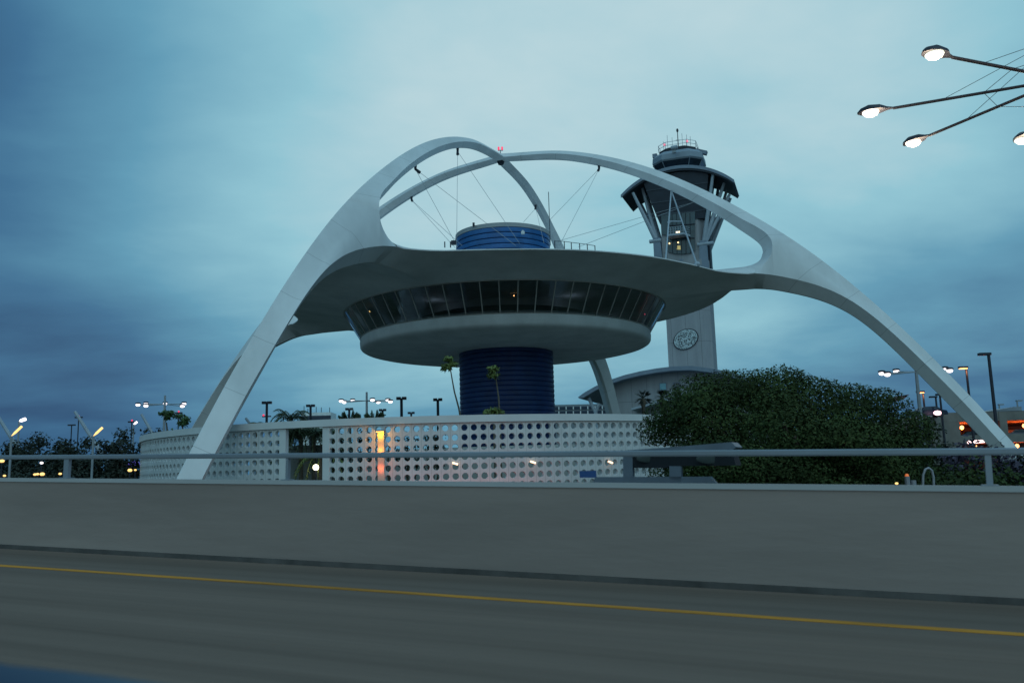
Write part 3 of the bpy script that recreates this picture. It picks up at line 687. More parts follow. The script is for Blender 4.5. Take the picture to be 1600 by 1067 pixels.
# balcony
mb = MB(); A2_ = tp(1044, 369, -hy - 3); B2_ = tp(1068, 366.5, -hy - 3); zB = A2_[1]
mb.prism([tl(A2_[0], -hy - 3, zB), tl(B2_[0], -hy - 3, zB), tl(B2_[0] + 1.2, -hy - .2, zB), tl(A2_[0] - .2, -hy - .2, zB)], (0, 0, .45)); bal = tloc(mb, 'balcony', M['strut'])
mb = MB()
for k in range(7): x_ = A2_[0] + (B2_[0] - A2_[0]) * k / 6; mb.tube([tl(x_, -hy - 2.9, zB + .4), tl(x_, -hy - 2.9, zB + 1.9)], .06, 5)
for zz in (.9, 1.4, 1.9): mb.tube([tl(A2_[0], -hy - 2.9, zB + zz), tl(B2_[0], -hy - 2.9, zB + zz), tl(B2_[0] + 1.1, -hy - .3, zB + zz)], .05, 5)
tloc(mb, 'balcony_rail', M['strut'], bal)
mb = MB(); A3_ = tp(1056, 363.4, -hy - .6); B3_ = tp(1062, 362.6, -hy - .6); mb.tube([tl(A3_[0], -hy - .6, A3_[1]), tl(B3_[0], -hy - .6, B3_[1])], .2, 6); tloc(mb, 'balcony_lamp', glow('warm_strip', (1, .8, .5), 2.2), bal)
for px, py in ((1046, 380.5), (1059.5, 379)):
    q = tp(px, py, -hy - .6); mb = MB(); mb.ball(tl(q[0], -hy - .6, q[1]), .17, 8); tloc(mb, 'soffit_lamp', glow('soffit_lamp_glass', (1, .7, .35), 2.5), bal)
mb = MB(); tpoly(mb, [(1058, 384), (1063, 384), (1063.5, 390), (1057, 390)], -hy - .42, .05); tloc(mb, 'lit_pane', glow('lit_room', (.8, .62, .22), .35), gb)
mb = MB(); tpoly(mb, [(1062, 404.5), (1068.5, 406), (1068.5, 412), (1062, 412)], -hy - .2, .15); tloc(mb, 'small_door', M['twblue'])
# pylons and struts
for sx_, pts in ((-1, dict(b=(1031.5, 424), m=(1026, 372), t=[(990, 303), (1001, 289), (1008, 309)])), (1, dict(b=(1099, 424), m=(1098.5, 376), t=[(1115, 273), (1130, 283), (1137, 297)]))):
    for yl in (-hy + .3, hy - .3):
        xb, zb = tp(*pts['b'], -hy); xm, zm = tp(*pts['m'], -hy)
        mb = MB(); wv = 1.1
        mb.loft([[tl(xb - wv, yl - .7, zb - 4), tl(xb + wv, yl - .7, zb - 4), tl(xb + wv, yl + .7, zb - 4), tl(xb - wv, yl + .7, zb - 4)], [tl(xm - .75, yl - .6, zm), tl(xm + .75, yl - .6, zm), tl(xm + .75, yl + .6, zm), tl(xm - .75, yl + .6, zm)]])
        tloc(mb, 'pylon', M['twblue'])
        for k, t_ in enumerate(pts['t']):
            yt = -hy + .2 + (-1.0, 1.5, 3.4)[k] if yl < 0 else hy + (.5, -1.5, -2.5)[k]
            xt, zt2 = tp(t_[0], t_[1], -hy)
            mb = MB(); mb.tube([tl(xm, yl, zm - 1.0), tl(xt, yt, zt2)], [.5, .33], 8); tloc(mb, 'strut', M['strut'])
for px, py, s_ in ((1022, 377, -1), (1106, 381, 1)):
    x_, z_ = tp(px, py, -hy); mb = MB(); mb.tube([tl(x_ - 1.0 if s_ < 0 else x_ - 2.2, -hy, z_), tl(x_ + 1.6 if s_ < 0 else x_ + 1.2, -hy - .1, z_)], .42, 10); tloc(mb, 'white_pipe', M['strut'])
# equipment on the right side of the shaft
mb = MB(); xq, zq = tp(1106, 397, -2); mb.box(tl(xq - .2, 0, zq), (1.3, 3, 8.0), TR); mb.box(tl(xq - .1, 0, zq - 4.6), (2.0, 4, 1.1), TR); tloc(mb, 'side_riser', M['canopy'])
# canopy: curved roof 27 x 12.6
CX, CZ = 12.25, 60.0; sag = 4.9; hyc = 5.8
Rc_ = (CX**2 + sag**2) / (2 * sag); zc0 = CZ + sag - Rc_
secs = []; mb = MB(); nA = 28; amax = math.asin(CX / Rc_)
for k in range(nA + 1):
    t = -amax + 2 * amax * k / nA
    x_, zt3 = Rc_ * math.sin(t), zc0 + Rc_ * math.cos(t)
    th_ = .55 + .5 * math.cos(t / amax * math.pi / 2)
    secs.append([tl(x_, -hyc, zt3), tl(x_, hyc, zt3), tl(x_ * (1 - th_ / Rc_), hyc, zt3 - th_), tl(x_ * (1 - th_ / Rc_), -hyc, zt3 - th_)])
mb.loft(secs); tloc(mb, 'canopy', M['canopy'], tw, 30)
mb = MB(); secs = []
for k in range(nA + 1):
    t = -amax + 2 * amax * k / nA; x_, z_ = Rc_ * math.sin(t), zc0 + Rc_ * math.cos(t)
    secs.append([tl(x_, -hyc - .12, z_ + .12), tl(x_, -hyc - .003, z_ + .12), tl(x_, -hyc - .003, z_ - .6), tl(x_, -hyc - .12, z_ - .6)])
mb.loft(secs); tloc(mb, 'canopy_fascia', M['twblue'])
# floors below canopy (inverted taper)
def frust(mb, x0, x1, z0, X0, X1, z1, y0, y1):
    mb.loft([[tl(x0, -y0, z0), tl(x1, -y0, z0), tl(x1, y0, z0), tl(x0, y0, z0)], [tl(X0, -y1, z1), tl(X1, -y1, z1), tl(X1, y1, z1), tl(X0, y1, z1)]])
xa, za = tp(1034, 349, -hy); xb, _ = tp(1101, 346, -hy); xc, zc3 = tp(1013, 309, -hy); xd, _ = tp(1106, 306, -hy)
mb = MB(); frust(mb, sx0 - .2, sx1 + 1.5, za, sx0 - 1.7, sx1 + 2.2, za + 4.5, hy + .1, hy + .6); frust(mb, sx0 - 1.7, sx1 + 2.2, za + 4.5, sx0 - 3.5, sx1 + 3.2, za + 10.5, hy + .6, hy + 1.0); tloc(mb, 'office_floors', M['canopy'])
for zz, gx in ((za + 1.6, .25), (za + 4.5, .12), (za + 7.4, .2)):
    f = (zz - za) / 4.5 if zz < za + 4.5 else 1 + (zz - za - 4.5) / 6; gx0 = .2 + 1.5 * min(1, f) + 1.8 * max(0, f - 1); gx1 = 1.5 + .7 * min(1, f) + 1.0 * max(0, f - 1); yy = hy + .1 + .5 * min(1, f) + .4 * max(0, f - 1) + .1
    mb = MB(); mb.loft([[tl(sx0 - gx0 - .1, -yy, q), tl(sx1 + gx1 + .1, -yy, q), tl(sx1 + gx1 + .1, yy, q), tl(sx0 - gx0 - .1, yy, q)] for q in (zz, zz + .22)]); tloc(mb, 'floor_trim', mat('trim_dark', (.05, .06, .08), .6))
# level between canopy and cab
_, zk0 = tp(1068, 287, -5); _, zk1 = tp(1068, 275, -5); _, zk2 = tp(1068, 265, -5.5); _, zg0 = tp(1060, 262, -5.3); _, zg1 = tp(1060, 245.5, -6.3); _, zf1 = tp(1060, 230, -6.3)
def octo(rx, z, cx_=0):
    c = .56; return [tl(cx_ + rx * a, rx * b * .95, z) for a, b in ((c, -1), (1, -c), (1, c), (c, 1), (-c, 1), (-1, c), (-1, -c), (-c, -1))]
def ox(px, py, yl=0): return tp(px, py, yl)[0]
cxm = (ox(1022, 250) + ox(1101, 250)) / 2; rw = (ox(1101, 250) - ox(1022, 250)) / 2 * .97
mb = MB(); mb.loft([octo(4.6, zk0 - 3, cxm), octo(4.6, zk1 + .02, cxm)]); lv = tloc(mb, 'equipment_level', M['tealglass'])
mb = MB(); mb.loft([octo(4.7, zk1 - .55, cxm), octo(4.7, zk1 - .1, cxm)]); tloc(mb, 'lit_strip', M['cyan'], lv)
mb = MB(); mb.loft([octo(4.6, zk1 - .05, cxm), octo(4.95, zk1 + .25, cxm), octo(4.95, zk2, cxm), octo(4.2, zk2 + .5, cxm)]); tloc(mb, 'cab_base_ring', M['twlight'])
mb = MB(); mb.loft([octo(4.15, zk2 + .45, cxm), octo(4.15, zg0, cxm), octo(rw * .98, zg1, cxm)]); cg = tloc(mb, 'cab_glass', M['dglass'])
A_, B_ = octo(4.2, zg0, cxm), octo(rw, zg1, cxm)
for k in range(8): mb = MB(); mb.tube([A_[k], B_[k]], .11, 5); tloc(mb, 'cab_mullion', M['twblue'], cg)
mb = MB(); mb.loft([octo(rw * .98, zg1 - .02, cxm), octo(rw * 1.02, zg1 + .3, cxm), octo(rw * 1.0, zf1 - .7, cxm), octo(rw * .86, zf1 + .1, cxm)]); tloc(mb, 'cab_fascia', M['twlight'])
mb = MB(); mb.loft([octo(rw * .74, zf1 + .05, cxm), octo(rw * .74, zf1 + 1.0, cxm), octo(rw * .55, zf1 + 1.5, cxm)]); tloc(mb, 'cab_roof', M['canopy'])
mb = MB(); rp = octo(rw * .76, zf1 + .9, cxm)
for p in rp: mb.tube([p, p + Vector((0, 0, 1.5))], .06, 5)
for k in range(8):
    for zz in (.75, 1.5): mb.tube([rp[k] + Vector((0, 0, zz)), rp[(k + 1) % 8] + Vector((0, 0, zz))], .05, 5)
tloc(mb, 'roof_rail', M['strut'])
mb = MB(); b0 = tl(cxm, 0, zf1 + 1.4); mb.tube([b0, b0 + Vector((0, 0, 4.6))], [.14, .08], 6); mb.ball(b0 + Vector((0, 0, 4.9)), .28, 8, 0, (1, 1, 1.7)); mb.tube([b0 + Vector((-.5, 0, 2.6)), b0 + Vector((.5, 0, 2.6))], .05, 5); tloc(mb, 'mast', M['darkmetal'])
for k, (dx, dy, h_) in enumerate(((-3.3, 0, 3.4), (-2.0, -2.4, 3.8), (-.9, -2.7, 3.0), (1.3, -2.6, 3.6), (2.2, -2, 3.4), (2.9, -1.2, 3.2))):
    mb = MB(); q = tl(cxm + dx, dy, zf1 + .8); mb.tube([q, q + Vector((0, 0, h_))], .045, 5); tloc(mb, 'whip_antenna', M['greymetal'])
for px, py in ((1038.5, 226.5), (1073.5, 221)):
    q = tp(px, py, -2); mb = MB(); mb.ball(tl(q[0], -2, q[1]), .3, 8); tloc(mb, 'beacon', glow('pink_beacon', (1, .25, .35), .9))
mb = MB(); q = tp(1052.5, 231, -7); mb.tube([tl(q[0] - .6, -6.8, q[1]), tl(q[0] + .8, -6.8, q[1] + .1)], .5, 10); mb.box(tl(q[0], -6.5, q[1] - .7), (.8, .6, .7), TR); tloc(mb, 'radar_drum', M['strut'])
mb = MB(); q = tp(1021, 248, 0); mb.box(tl(q[0] + .55, -1, q[1] + .1), (1.0, 1.0, .9), TR); tloc(mb, 'corner_box', M['twblue']); mb = MB(); q = tp(1100, 237.5, 0); mb.box(tl(q[0] - .5, 0, q[1]), (2.4, 1.2, .8), TR @ Matrix.Rotation(R(22), 3, 'Y')); tloc(mb, 'corner_box', M['twblue'])

# ------------------------------------------------------------------ curved-roof building under the tower
cb = thing('curved_roof_building', 'low pale building with a big curved grey roof in front of the control tower', 'building', (34, 168, GZ))
def wp(px, py, yl): x_, z_ = tp(px, py, yl); return (x_, z_)
YF = -19
roof = [(903, 620.5), (914, 612.5), (930, 603.5), (950, 594.5), (975, 586), (1000, 580), (1025, 575.5), (1050, 572.5), (1080, 571.5), (1105, 574.5), (1130, 579), (1170, 590), (1210, 604), (1250, 622)]
und = [(1250, 630), (1210, 611), (1170, 597), (1130, 585.5), (1105, 581), (1080, 578), (1050, 579), (1025, 582), (1000, 586.5), (975, 592.5), (950, 601), (930, 610), (912, 621)]
P3 = [tl(*((lambda q: (q[0], YF - 3, q[1]))(wp(px, py, YF - 3)))) for px, py in roof + und]
mb = MB(); n = len(P3); nr = len(roof)
# build as quads strip so that the concave outline is safe
up_ = P3[:nr]; dn = P3[nr:][::-1]; dn = [up_[0] + Vector((.2, 0, -.25))] + dn
secs = [[u_, u_ + ey * 26, d_ + ey * 26, d_] for u_, d_ in zip(up_, dn)]
mb.loft(secs); mb.build('roof', M['twblue'], cb, 30)
mb = MB(); wl_ = [(u_ + ey * 3.0) for u_ in dn]
face = []
for i, (px, py) in enumerate([(957, 598), (975, 592.5), (1000, 586), (1025, 581.5), (1050, 578.5), (1080, 577.5), (1105, 580.5), (1130, 585), (1170, 596), (1210, 610)]):
    x_, z_ = wp(px, py, YF); face.append((x_, z_))
secs = [[tl(x_, YF, z_ + .25), tl(x_, YF + 22, z_ + .25), tl(x_, YF + 22, GZ), tl(x_, YF, GZ)] for x_, z_ in face]
mb.loft(secs)
inv = TR.transposed(); mb.v = [tuple(inv @ (Vector(v) - TC)) for v in mb.v]
o = mb.build('facade', M['twconc'], None); o.matrix_world = Matrix.Translation(TC) @ TR.to_4x4(); o.parent = cb; o.matrix_parent_inverse = Matrix.Translation(cb.location).inverted()
for px, py in ((1036, 604), (1057.5, 603)):
    x_, z_ = wp(px, py, YF - .1); mb = MB(); mb.box(tl(x_, YF - .05, z_), (1.15, .2, 1.25), TR); wn = mb.build('window', M['cyan'] if px < 1040 else M['tealglass'], cb)
    mb = MB()
    for dx, dz, sx_, sz_ in ((0, .68, 1.4, .12), (0, -.68, 1.4, .12), (-.64, 0, .12, 1.25), (.64, 0, .12, 1.25)): mb.box(tl(x_ + dx, YF - .12, z_ + dz), (sx_, .22, sz_), TR)
    sub(mb, 'window_frame', M['twblue'], wn)
for a_, b_2 in (((920, 622), (933, 650)), ((936, 630), (929, 650))):
    A2_ = tp(*a_, YF - 1); B2_ = tp(*b_2, YF - 1); mb = MB(); mb.tube([tl(A2_[0], YF - 1, A2_[1]), tl(B2_[0], YF - 1, B2_[1]), tl(B2_[0], YF - 1, GZ)], .35, 8); mb.build('roof_strut', M['strut'], cb)
mb = MB(); x_, z_ = wp(1012, 640, YF - 4); x2, z2 = wp(1060, 622, YF - 4)
mb.loft([[tl(x_ - 3, YF - 5, z_ + .4), tl(x_ - 3, YF - .1, z_ + .4), tl(x_ - 3, YF - .1, z_), tl(x_ - 3, YF - 5, z_)], [tl(x2, YF - 5, z2 + .4), tl(x2, YF - .1, z2 + .4), tl(x2, YF - .1, z2), tl(x2, YF - 5, z2)], [tl(x2 + 8, YF - 5, z2 + 1.4), tl(x2 + 8, YF - .1, z2 + 1.4), tl(x2 + 8, YF - .1, z2 + 1), tl(x2 + 8, YF - 5, z2 + 1)]]); mb.build('porch_roof', M['strut'], cb)
# long banded building
lb = thing('long_office_building', 'long low office building with dark window bands between the blue core and the curved roof', 'building', (14, 240, GZ))
q0 = at(845, 633, 240); q1 = at(960, 630.5, 240)
mb = MB(); mb.prism([(q0.x, 240, GZ), (q1.x + 6, 240, GZ), (q1.x + 6, 240, q1.z), (q0.x, 240, q0.z)], (0, 18, 0)); mb.build('wall', mat('far_building_grey', (.22, .25, .28), .7), lb)
for y0_, y1_ in ((636, 640.5), (643, 648), (651, 655)):
    a_ = at(845, y0_, 239.8); b_2 = at(958, y0_ - 2, 239.8); c_ = at(958, y1_ - 2, 239.8); d_ = at(845, y1_, 239.8)
    mb = MB(); mb.prism([a_, b_2, c_, d_], (0, .15, 0)); wn = mb.build('window_band', M['farband'], lb)
    for k in range(10): mb = MB(); p = a_.lerp(b_2, (k + .5) / 10); q = d_.lerp(c_, (k + .5) / 10); mb.box(((p.x + q.x) / 2, 239.7, (p.z + q.z) / 2), (.3, .2, p.z - q.z)); sub(mb, 'mullion', M['farwall'], wn)
# far building left of centre
fb = thing('far_block', 'small far white-topped block with a dark window band above the screen wall', 'building', (-60, 300, GZ))
a_ = at(470, 645, 300); b_2 = at(516.5, 644.5, 300); zb_ = at(490, 662, 300).z
mb = MB(); mb.prism([(a_.x, 300, zb_ - 20), (b_2.x, 300, zb_ - 20), (b_2.x, 300, a_.z), (a_.x, 300, a_.z)], (0, 10, 0)); mb.build('wall', M['farwall'], fb)
c_ = at(470, 650, 299.7).z; d_ = at(470, 657.3, 299.7).z
mb = MB(); mb.box(((a_.x + b_2.x) / 2, 299.8, (c_ + d_) / 2), (b_2.x - a_.x + .3, .5, c_ - d_)); mb.build('window_band', M['farband'], fb)
for px in (475, 481, 494, 502, 515):
    p = at(px, 645, 303); mb = MB(); mb.tube([p, p + Vector((0, 0, rng.uniform(1, 2.6)))], .12, 5); mb.build('roof_antenna', M['darkmetal'], fb)

# ------------------------------------------------------------------ parking garage, right
pg = thing('parking_garage', 'open concrete parking garage with orange-lit decks at the right edge', 'parking garage', (85, 118, GZ))
YG = 118
def gp(px, py, Y=YG): return at(px, py, Y)
xg0 = gp(1468, 650).x; xg1 = gp(1800, 640).x; z1t = gp(1540, 643).z; z1b = gp(1540, 657.5).z; z2t = gp(1540, 679).z; z2b = gp(1540, 692).z; DPT = 26
def gbox(mb, x0, x1, y0, y1, z0, z1): mb.box(((x0 + x1) / 2, (y0 + y1) / 2, (z0 + z1) / 2), (x1 - x0, y1 - y0, z1 - z0))
mb = MB(); gbox(mb, xg0, xg1, YG, YG + .4, z1b, z1t); gbox(mb, xg0, xg1, YG + .4, YG + DPT, z1b + .1, z1b + .55); gbox(mb, xg0, xg1, YG, YG + .4, z2b, z2t); gbox(mb, xg0, xg1, YG + .4, YG + DPT, z2b + .1, z2b + .5); gbox(mb, xg0, xg1, YG + .4, YG + DPT, GZ, GZ + .2)
gbox(mb, xg0, xg1, YG + DPT, YG + DPT + .3, GZ, z1t - .3); gbox(mb, xg0, xg0 + 2.6, YG + .02, YG + DPT, GZ, z1b + .1)
mb.build('decks', M['garage'], pg)
for px in (1567.5, 1660, 1750): x_ = gp(px, 660).x; mb = MB(); gbox(mb, x_ - .5, x_ + .5, YG - .1, YG + .9, GZ, z1t - .1); mb.build('column', M['garage'], pg)
for px in (1530,): x_ = gp(px, 660).x; mb = MB(); gbox(mb, x_ - .2, x_ + .2, YG + 12, YG + 12.4, GZ, z1b); mb.build('column', M['garage'], pg)
mb = MB(); a_ = gp(1540, 643.5); b_2 = gp(1596, 635); mb.prism([a_, (b_2.x, YG, a_.z), (b_2.x, YG, b_2.z), (b_2.x - 1.0, YG, b_2.z)], (0, 6, 0)); mb.build('ramp_roof', M['rail'], pg)
for px, z_, e_ in ((1502, z1b - .5, 900), (1545, z1b - .5, 900), (1600, z1b - .5, 900), (1585, z2b - .4, 600), (1520, z2b - .4, 300)):
    p = gp(px, 660, YG + 8); mb = MB(); mb.ball((p.x, YG + 8, z_), .3, 8); mb.build('deck_lamp', M['amber'], pg); lamp('POINT', (p.x, YG + 8, z_ - .5), (1, .12, .02), e_ * .9, .3)
# cars inside the lit deck
def car(pos, L_, label, m, heading=0):
    t = thing('parked_car', label, 'car', pos, 'cars around the garage'); x, y, z = pos; RT_ = Matrix.Rotation(heading, 3, 'Z'); P = Vector(pos)
    prof = [(-L_/2, .35), (-L_/2, .8), (-L_*.42, .95), (-L_*.27, 1.0), (-L_*.14, 1.42), (L_*.2, 1.45), (L_*.36, 1.0), (L_*.48, .9), (L_/2, .7), (L_/2, .35)]
    mb = MB(); secs = []
    for yy, k in ((-.86, .92), (-.8, 1), (.8, 1), (.86, .92)): secs.append([P + RT_ @ Vector((a, yy, .3 + (b - .3) * k)) for a, b in prof])
    mb.loft(secs); mb.build('body', m, t)
    for s_ in (-1, 1): mb = MB(); mb.prism([P + RT_ @ Vector((a, s_ * .875, b)) for a, b in ((-L_*.22, 1.0), (-L_*.13, 1.32), (L_*.18, 1.34), (L_*.3, 1.0))], RT_ @ Vector((0, s_ * .02, 0))); mb.build('side_window', M['dglass'], t)
    for a in (-L_*.31, L_*.31):
        for s_ in (-.78, .78): mb = MB(); mb.tube([P + RT_ @ Vector((a, s_ - .1, .33)), P + RT_ @ Vector((a, s_ + .1, .33))], .33, 12); mb.build('wheel', M['joint'], t)
    return t
p = gp(1512, 672, YG + 4); car((p.x, YG + 4, z2t - 1.0 + .2), 4.4, 'dark car on the orange-lit deck behind the white arch leg', M['canopy'])
p = gp(1588, 668, YG + 3.5); car((p.x, YG + 3.5, z2t - .95 + .2), 4.6, 'grey car on the orange-lit deck at the right edge', M['twlight'])
p = gp(1452, 655, 110); mb = None
car((gp(1449, 655, 112).x, 112, gp(1449, 653, 112).z), 4.6, 'dark blue car with its lamps on, above the shrubs left of the garage', M['carblue'])
q = gp(1465, 645, 110); tl_ = MB(); tl_.ball((q.x, 110, q.z), .3, 10, 0, (1.8, .6, 1)); tag(tl_.build('car_light', glow('pink_light', (1, .6, .65), 3)), 'pinkish white light at the end of the garage ramp', 'light')
# ramp wall left of garage
mb = MB(); P_ = [gp(1440, 655, 112), gp(1468, 647.5, 117), gp(1468, 668, 117), gp(1440, 668, 112)]; mb.prism([(P_[0].x - 18, 112, P_[0].z - 1), P_[0], P_[1], (P_[1].x, 117, GZ), (P_[0].x - 18, 112, GZ)], (0, .4, 0)); tag(mb.build('ramp_wall', M['garage']), 'sloping concrete ramp wall joining the garage behind the shrubs', 'wall')
# streak light tube below
a_ = gp(1514, 691, 96); b_2 = gp(1538, 689, 96); mb = MB(); mb.tube([a_, b_2], .16, 8); mb.ball(a_, .2, 8)
tag(mb.build('light_tube', glow('pink_white_tube', (1, .62, .60), 3.5)), 'bright pinkish horizontal light tube at the foot of the right arch leg', 'light')

# ------------------------------------------------------------------ street lights
def head(mb_body, mb_lens, p, d, s=1.0, tilt=0):
    d = d.normalized(); sd = Vector((0, 0, 1)).cross(d).normalized(); u = Vector((0, 0, 1))
    secs = []
    for t, w_, h_ in ((0, .05, .05), (.18, .10, .10), (.4, .26, .20), (.75, .30, .24), (1.0, .20, .16), (1.12, .04, .05)):
        c = p + d * t * s; q = []
        for k in range(10):
            a = math.pi * k / 9; q.append(c + sd * (w_ * math.cos(a) * s) + u * (h_ * math.sin(a) * s))
        secs.append(q)
    mb_body.loft(secs)
    if mb_lens: mb_lens.ball(p + d * .70 * s - u * .0 * s, .27 * s, 14, 0, (1.0, 1.0, .62))
def highmast(hub, arms, arml, label, near, group, poleR=.16, lensm='farwhite', headS=1.0, lit=None, colour='darkmetal', name='high_mast_light', base=GZ, stays=False):
    t = thing(name, label, 'street lamp', (hub.x, hub.y, base), group)
    mb = MB(); mb.tube([(hub.x, hub.y, base), (hub.x, hub.y, hub.z + (1.2 if near else .6))], [poleR * 1.6, poleR * .8], 12); mb.build('pole', M[colour], t, 40)
    for k, az in enumerate(arms):
        d = Vector((math.cos(az), math.sin(az), 0)); e = hub + d * (arml + (.22 if near and k in (1, 2) else 0) - .9 * headS)
        mb = MB(); mb.tube([hub, e], .045 if near else .07, 8); arm = mb.build('arm', M[colour], t, 40)
        b1 = MB(); l1 = MB(); head(b1, l1, e, d, headS); sub(b1, 'lamp_head', M[colour], arm, 40)
        mm = lensm if not isinstance(lensm, list) else lensm[k % len(lensm)]
        sub(l1, 'lamp_lens', M[mm], arm, 60)
    if stays:
        mb = MB(); topz = hub + Vector((0, 0, 1.2))
        n = len(arms)
        for k, az in enumerate(arms):
            d = Vector((math.cos(az), math.sin(az), 0)); mb.tube([topz, hub + d * arml * .62], .008, 5)
            d2 = Vector((math.cos(arms[(k + 1) % n]), math.sin(arms[(k + 1) % n]), 0)); mb.tube([hub + d * arml * .40, hub + d2 * arml * .40], .008, 5)
        mb.build('stay_wire', M[colour], t)
    return t
HZ = 10.0; hub = atz(1662, 124, HZ)
az4 = [math.atan2(-1.653, -4.632), math.atan2(1.843, -4.70), math.atan2(4.395, -2.009), math.atan2(4.444, 1.802), R(23), R(-22), R(-67), R(-112)]
az4 = [-2.768, 2.749, 2.017, 1.26, R(27), R(-20), R(-67), R(-112)]
highmast(hub, az4, 4.75, 'near high-mast street lamp reaching into the top right corner with lit arms', True, 'street lights with radial arms', .14, ['whitewarm', 'white', 'white', 'whitewarm'], .85, stays=True)
for k in range(8):
    d = Vector((math.cos(az4[k]), math.sin(az4[k]), 0)); lamp('POINT', hub + d * 4.6 - Vector((0, 0, .35)), (1, .74, .50), 95, .25)
def farmast(px, py, D, pxs, label, base=GZ):
    h = at(px, py, D); t = thing('high_mast_light', label, 'street lamp', (h.x, D, base), 'street lights with radial arms')
    mb = MB(); mb.tube([(h.x, D, base), (h.x, D, h.z + 1.2)], [.3, .14], 8); mb.build('pole', M['greymetal'], t)
    for (lx, ly, oy) in pxs:
        e = at(lx, ly, D + oy); e.z = at(lx, ly, D + oy).z
        mb = MB(); mb.tube([Vector((h.x, D, h.z)), e], .06, 6); arm = mb.build('arm', M['greymetal'], t)
        l1 = MB(); l1.ball(e, .26, 10, 0, (1.2, 1, .75)); sub(l1, 'lamp_lens', M['farwhite'], arm, 60)
        b1 = MB(); b1.ball(e + Vector((0, 0, .2)), .28, 8, 0, (1.5, 1, .5)); sub(b1, 'lamp_head', M['darkmetal'], arm)
farmast(573, 626, 120, [(533, 626.5, -1), (538, 628.5, 2), (551, 626, 4), (582, 625, -3), (591, 628.5, 4), (606, 625.3, 1), (610, 627.7, -2)], 'far mast of white lamps between the dark lamp posts, above the lit pilaster')
farmast(257.5, 631.5, 118, [(215.5, 632.5, -1), (228, 631, 2), (228, 634, -3), (258, 631, 4), (285, 634.5, -2), (287.5, 631, 2)], 'far mast of white lamps left of the near arch leg')
farmast(1431.5, 581, 85, [(1378, 583.5, 0), (1386.5, 585.3, -2), (1400.5, 580.5, 3), (1476.5, 577.2, 1), (1484, 579.2, -1)], 'far mast of pinkish lamps right of the round tree, partly behind the arch leg')
def post(px, py, D, label, w_=1.9, col='darkmetal', R_=.16, second=None, beacon=None, group='dark T-shaped lamp posts'):
    h = at(px, py, D); t = thing('lamp_post', label, 'lamp post', (h.x, D, GZ), group)
    mb = MB(); mb.tube([(h.x, D, GZ), (h.x, D, h.z)], [R_ * 1.2, R_], 8); mb.build('pole', M[col], t)
    mb = MB(); mb.box((h.x - w_ * .32, D, h.z), (w_ * .5, .5, .32)); mb.box((h.x + w_ * .32, D, h.z), (w_ * .5, .5, .32)); mb.box((h.x, D, h.z - .05), (w_ * .3, .2, .12)); mb.build('lamp_head', M[col], t)
    if second:
        z2_ = at(px, second, D).z; mb = MB(); mb.box((h.x, D, z2_), (w_ * 1.05, .2, .16)); mb.build('crossbar', M[col], t)
        if beacon: mb = MB(); mb.ball((h.x - .35, D - .2, z2_ + .15),   .14, 8); mb.build('beacon', M['red'], t)
post(417, 629, 110, 'dark T-shaped lamp post with lower crossbar and pink light, right of the near arch leg', 1.05, second=650.5, beacon=True)
post(485.3, 633.8, 118, 'dark T-shaped lamp post in front of the far white-topped block', 1.0)
post(545.7, 639, 125, 'dark T-shaped lamp post against the left feathery palm', .95)
post(597.8, 640.5, 132, 'short dark T-shaped lamp post with a red light beside it, above the lit pilaster', .95, second=648.5, beacon=True)
post(627.2, 622.3, 100, 'tallest dark T-shaped lamp post left of the blue core', 1.0)
post(642.5, 645, 140, 'smallest dark T-shaped lamp post, just right of the tallest one', .95)
post(684, 624.3, 105, 'dark T-shaped lamp post nearest the blue core', .95)
def single(px, py, D, label, lit=False, side=-1, group='single-head lamp posts by the garage', m='darkmetal', r_=.13):
    h = at(px, py, D); t = thing('lamp_post', label, 'lamp post', (h.x, D, GZ), group)
    mb = MB(); mb.tube([(h.x, D, GZ), (h.x, D, h.z)], [r_ * 1.3, r_], 8); mb.build('pole', M[m], t)
    mb = MB(); mb.box((h.x + side * .35, D, h.z + .05), (1.0, .45, .22)); hd_ = mb.build('lamp_head', M[m], t)
    if lit:
        mb = MB(); mb.box((h.x + side * .35, D, h.z - .10), (.8, .4, .08)); sub(mb, 'lamp_lens', M['amber'], hd_); lamp('POINT', (h.x + side * .2, D - .5, h.z - .5), (1, .35, .15), 60, .2)
single(1544.5, 554, 75, 'tall dark unlit lamp post rising from the garage right of the arch leg', side=-1)
single(1509.5, 574.5, 100, 'amber-lit lamp post right of the arch leg', True, -1)
single(1442, 612.5, 115, 'amber-lit lamp post left of the arch leg', True, -1)
single(1462, 620.5, 120, 'short dark hooked lamp post in the gap under the arch leg', side=-1)
single(1468.5, 617, 110, 'thin dark pole touching the underside of the arch leg', side=0)
single(1561, 632.5, 160, 'small hooked lamp post on the garage roof, left of the ramp roof', side=1, m='greymetal')
single(1589, 626.5, 150, 'small hooked lamp post on the garage roof, right of the ramp roof', side=1, m='greymetal')
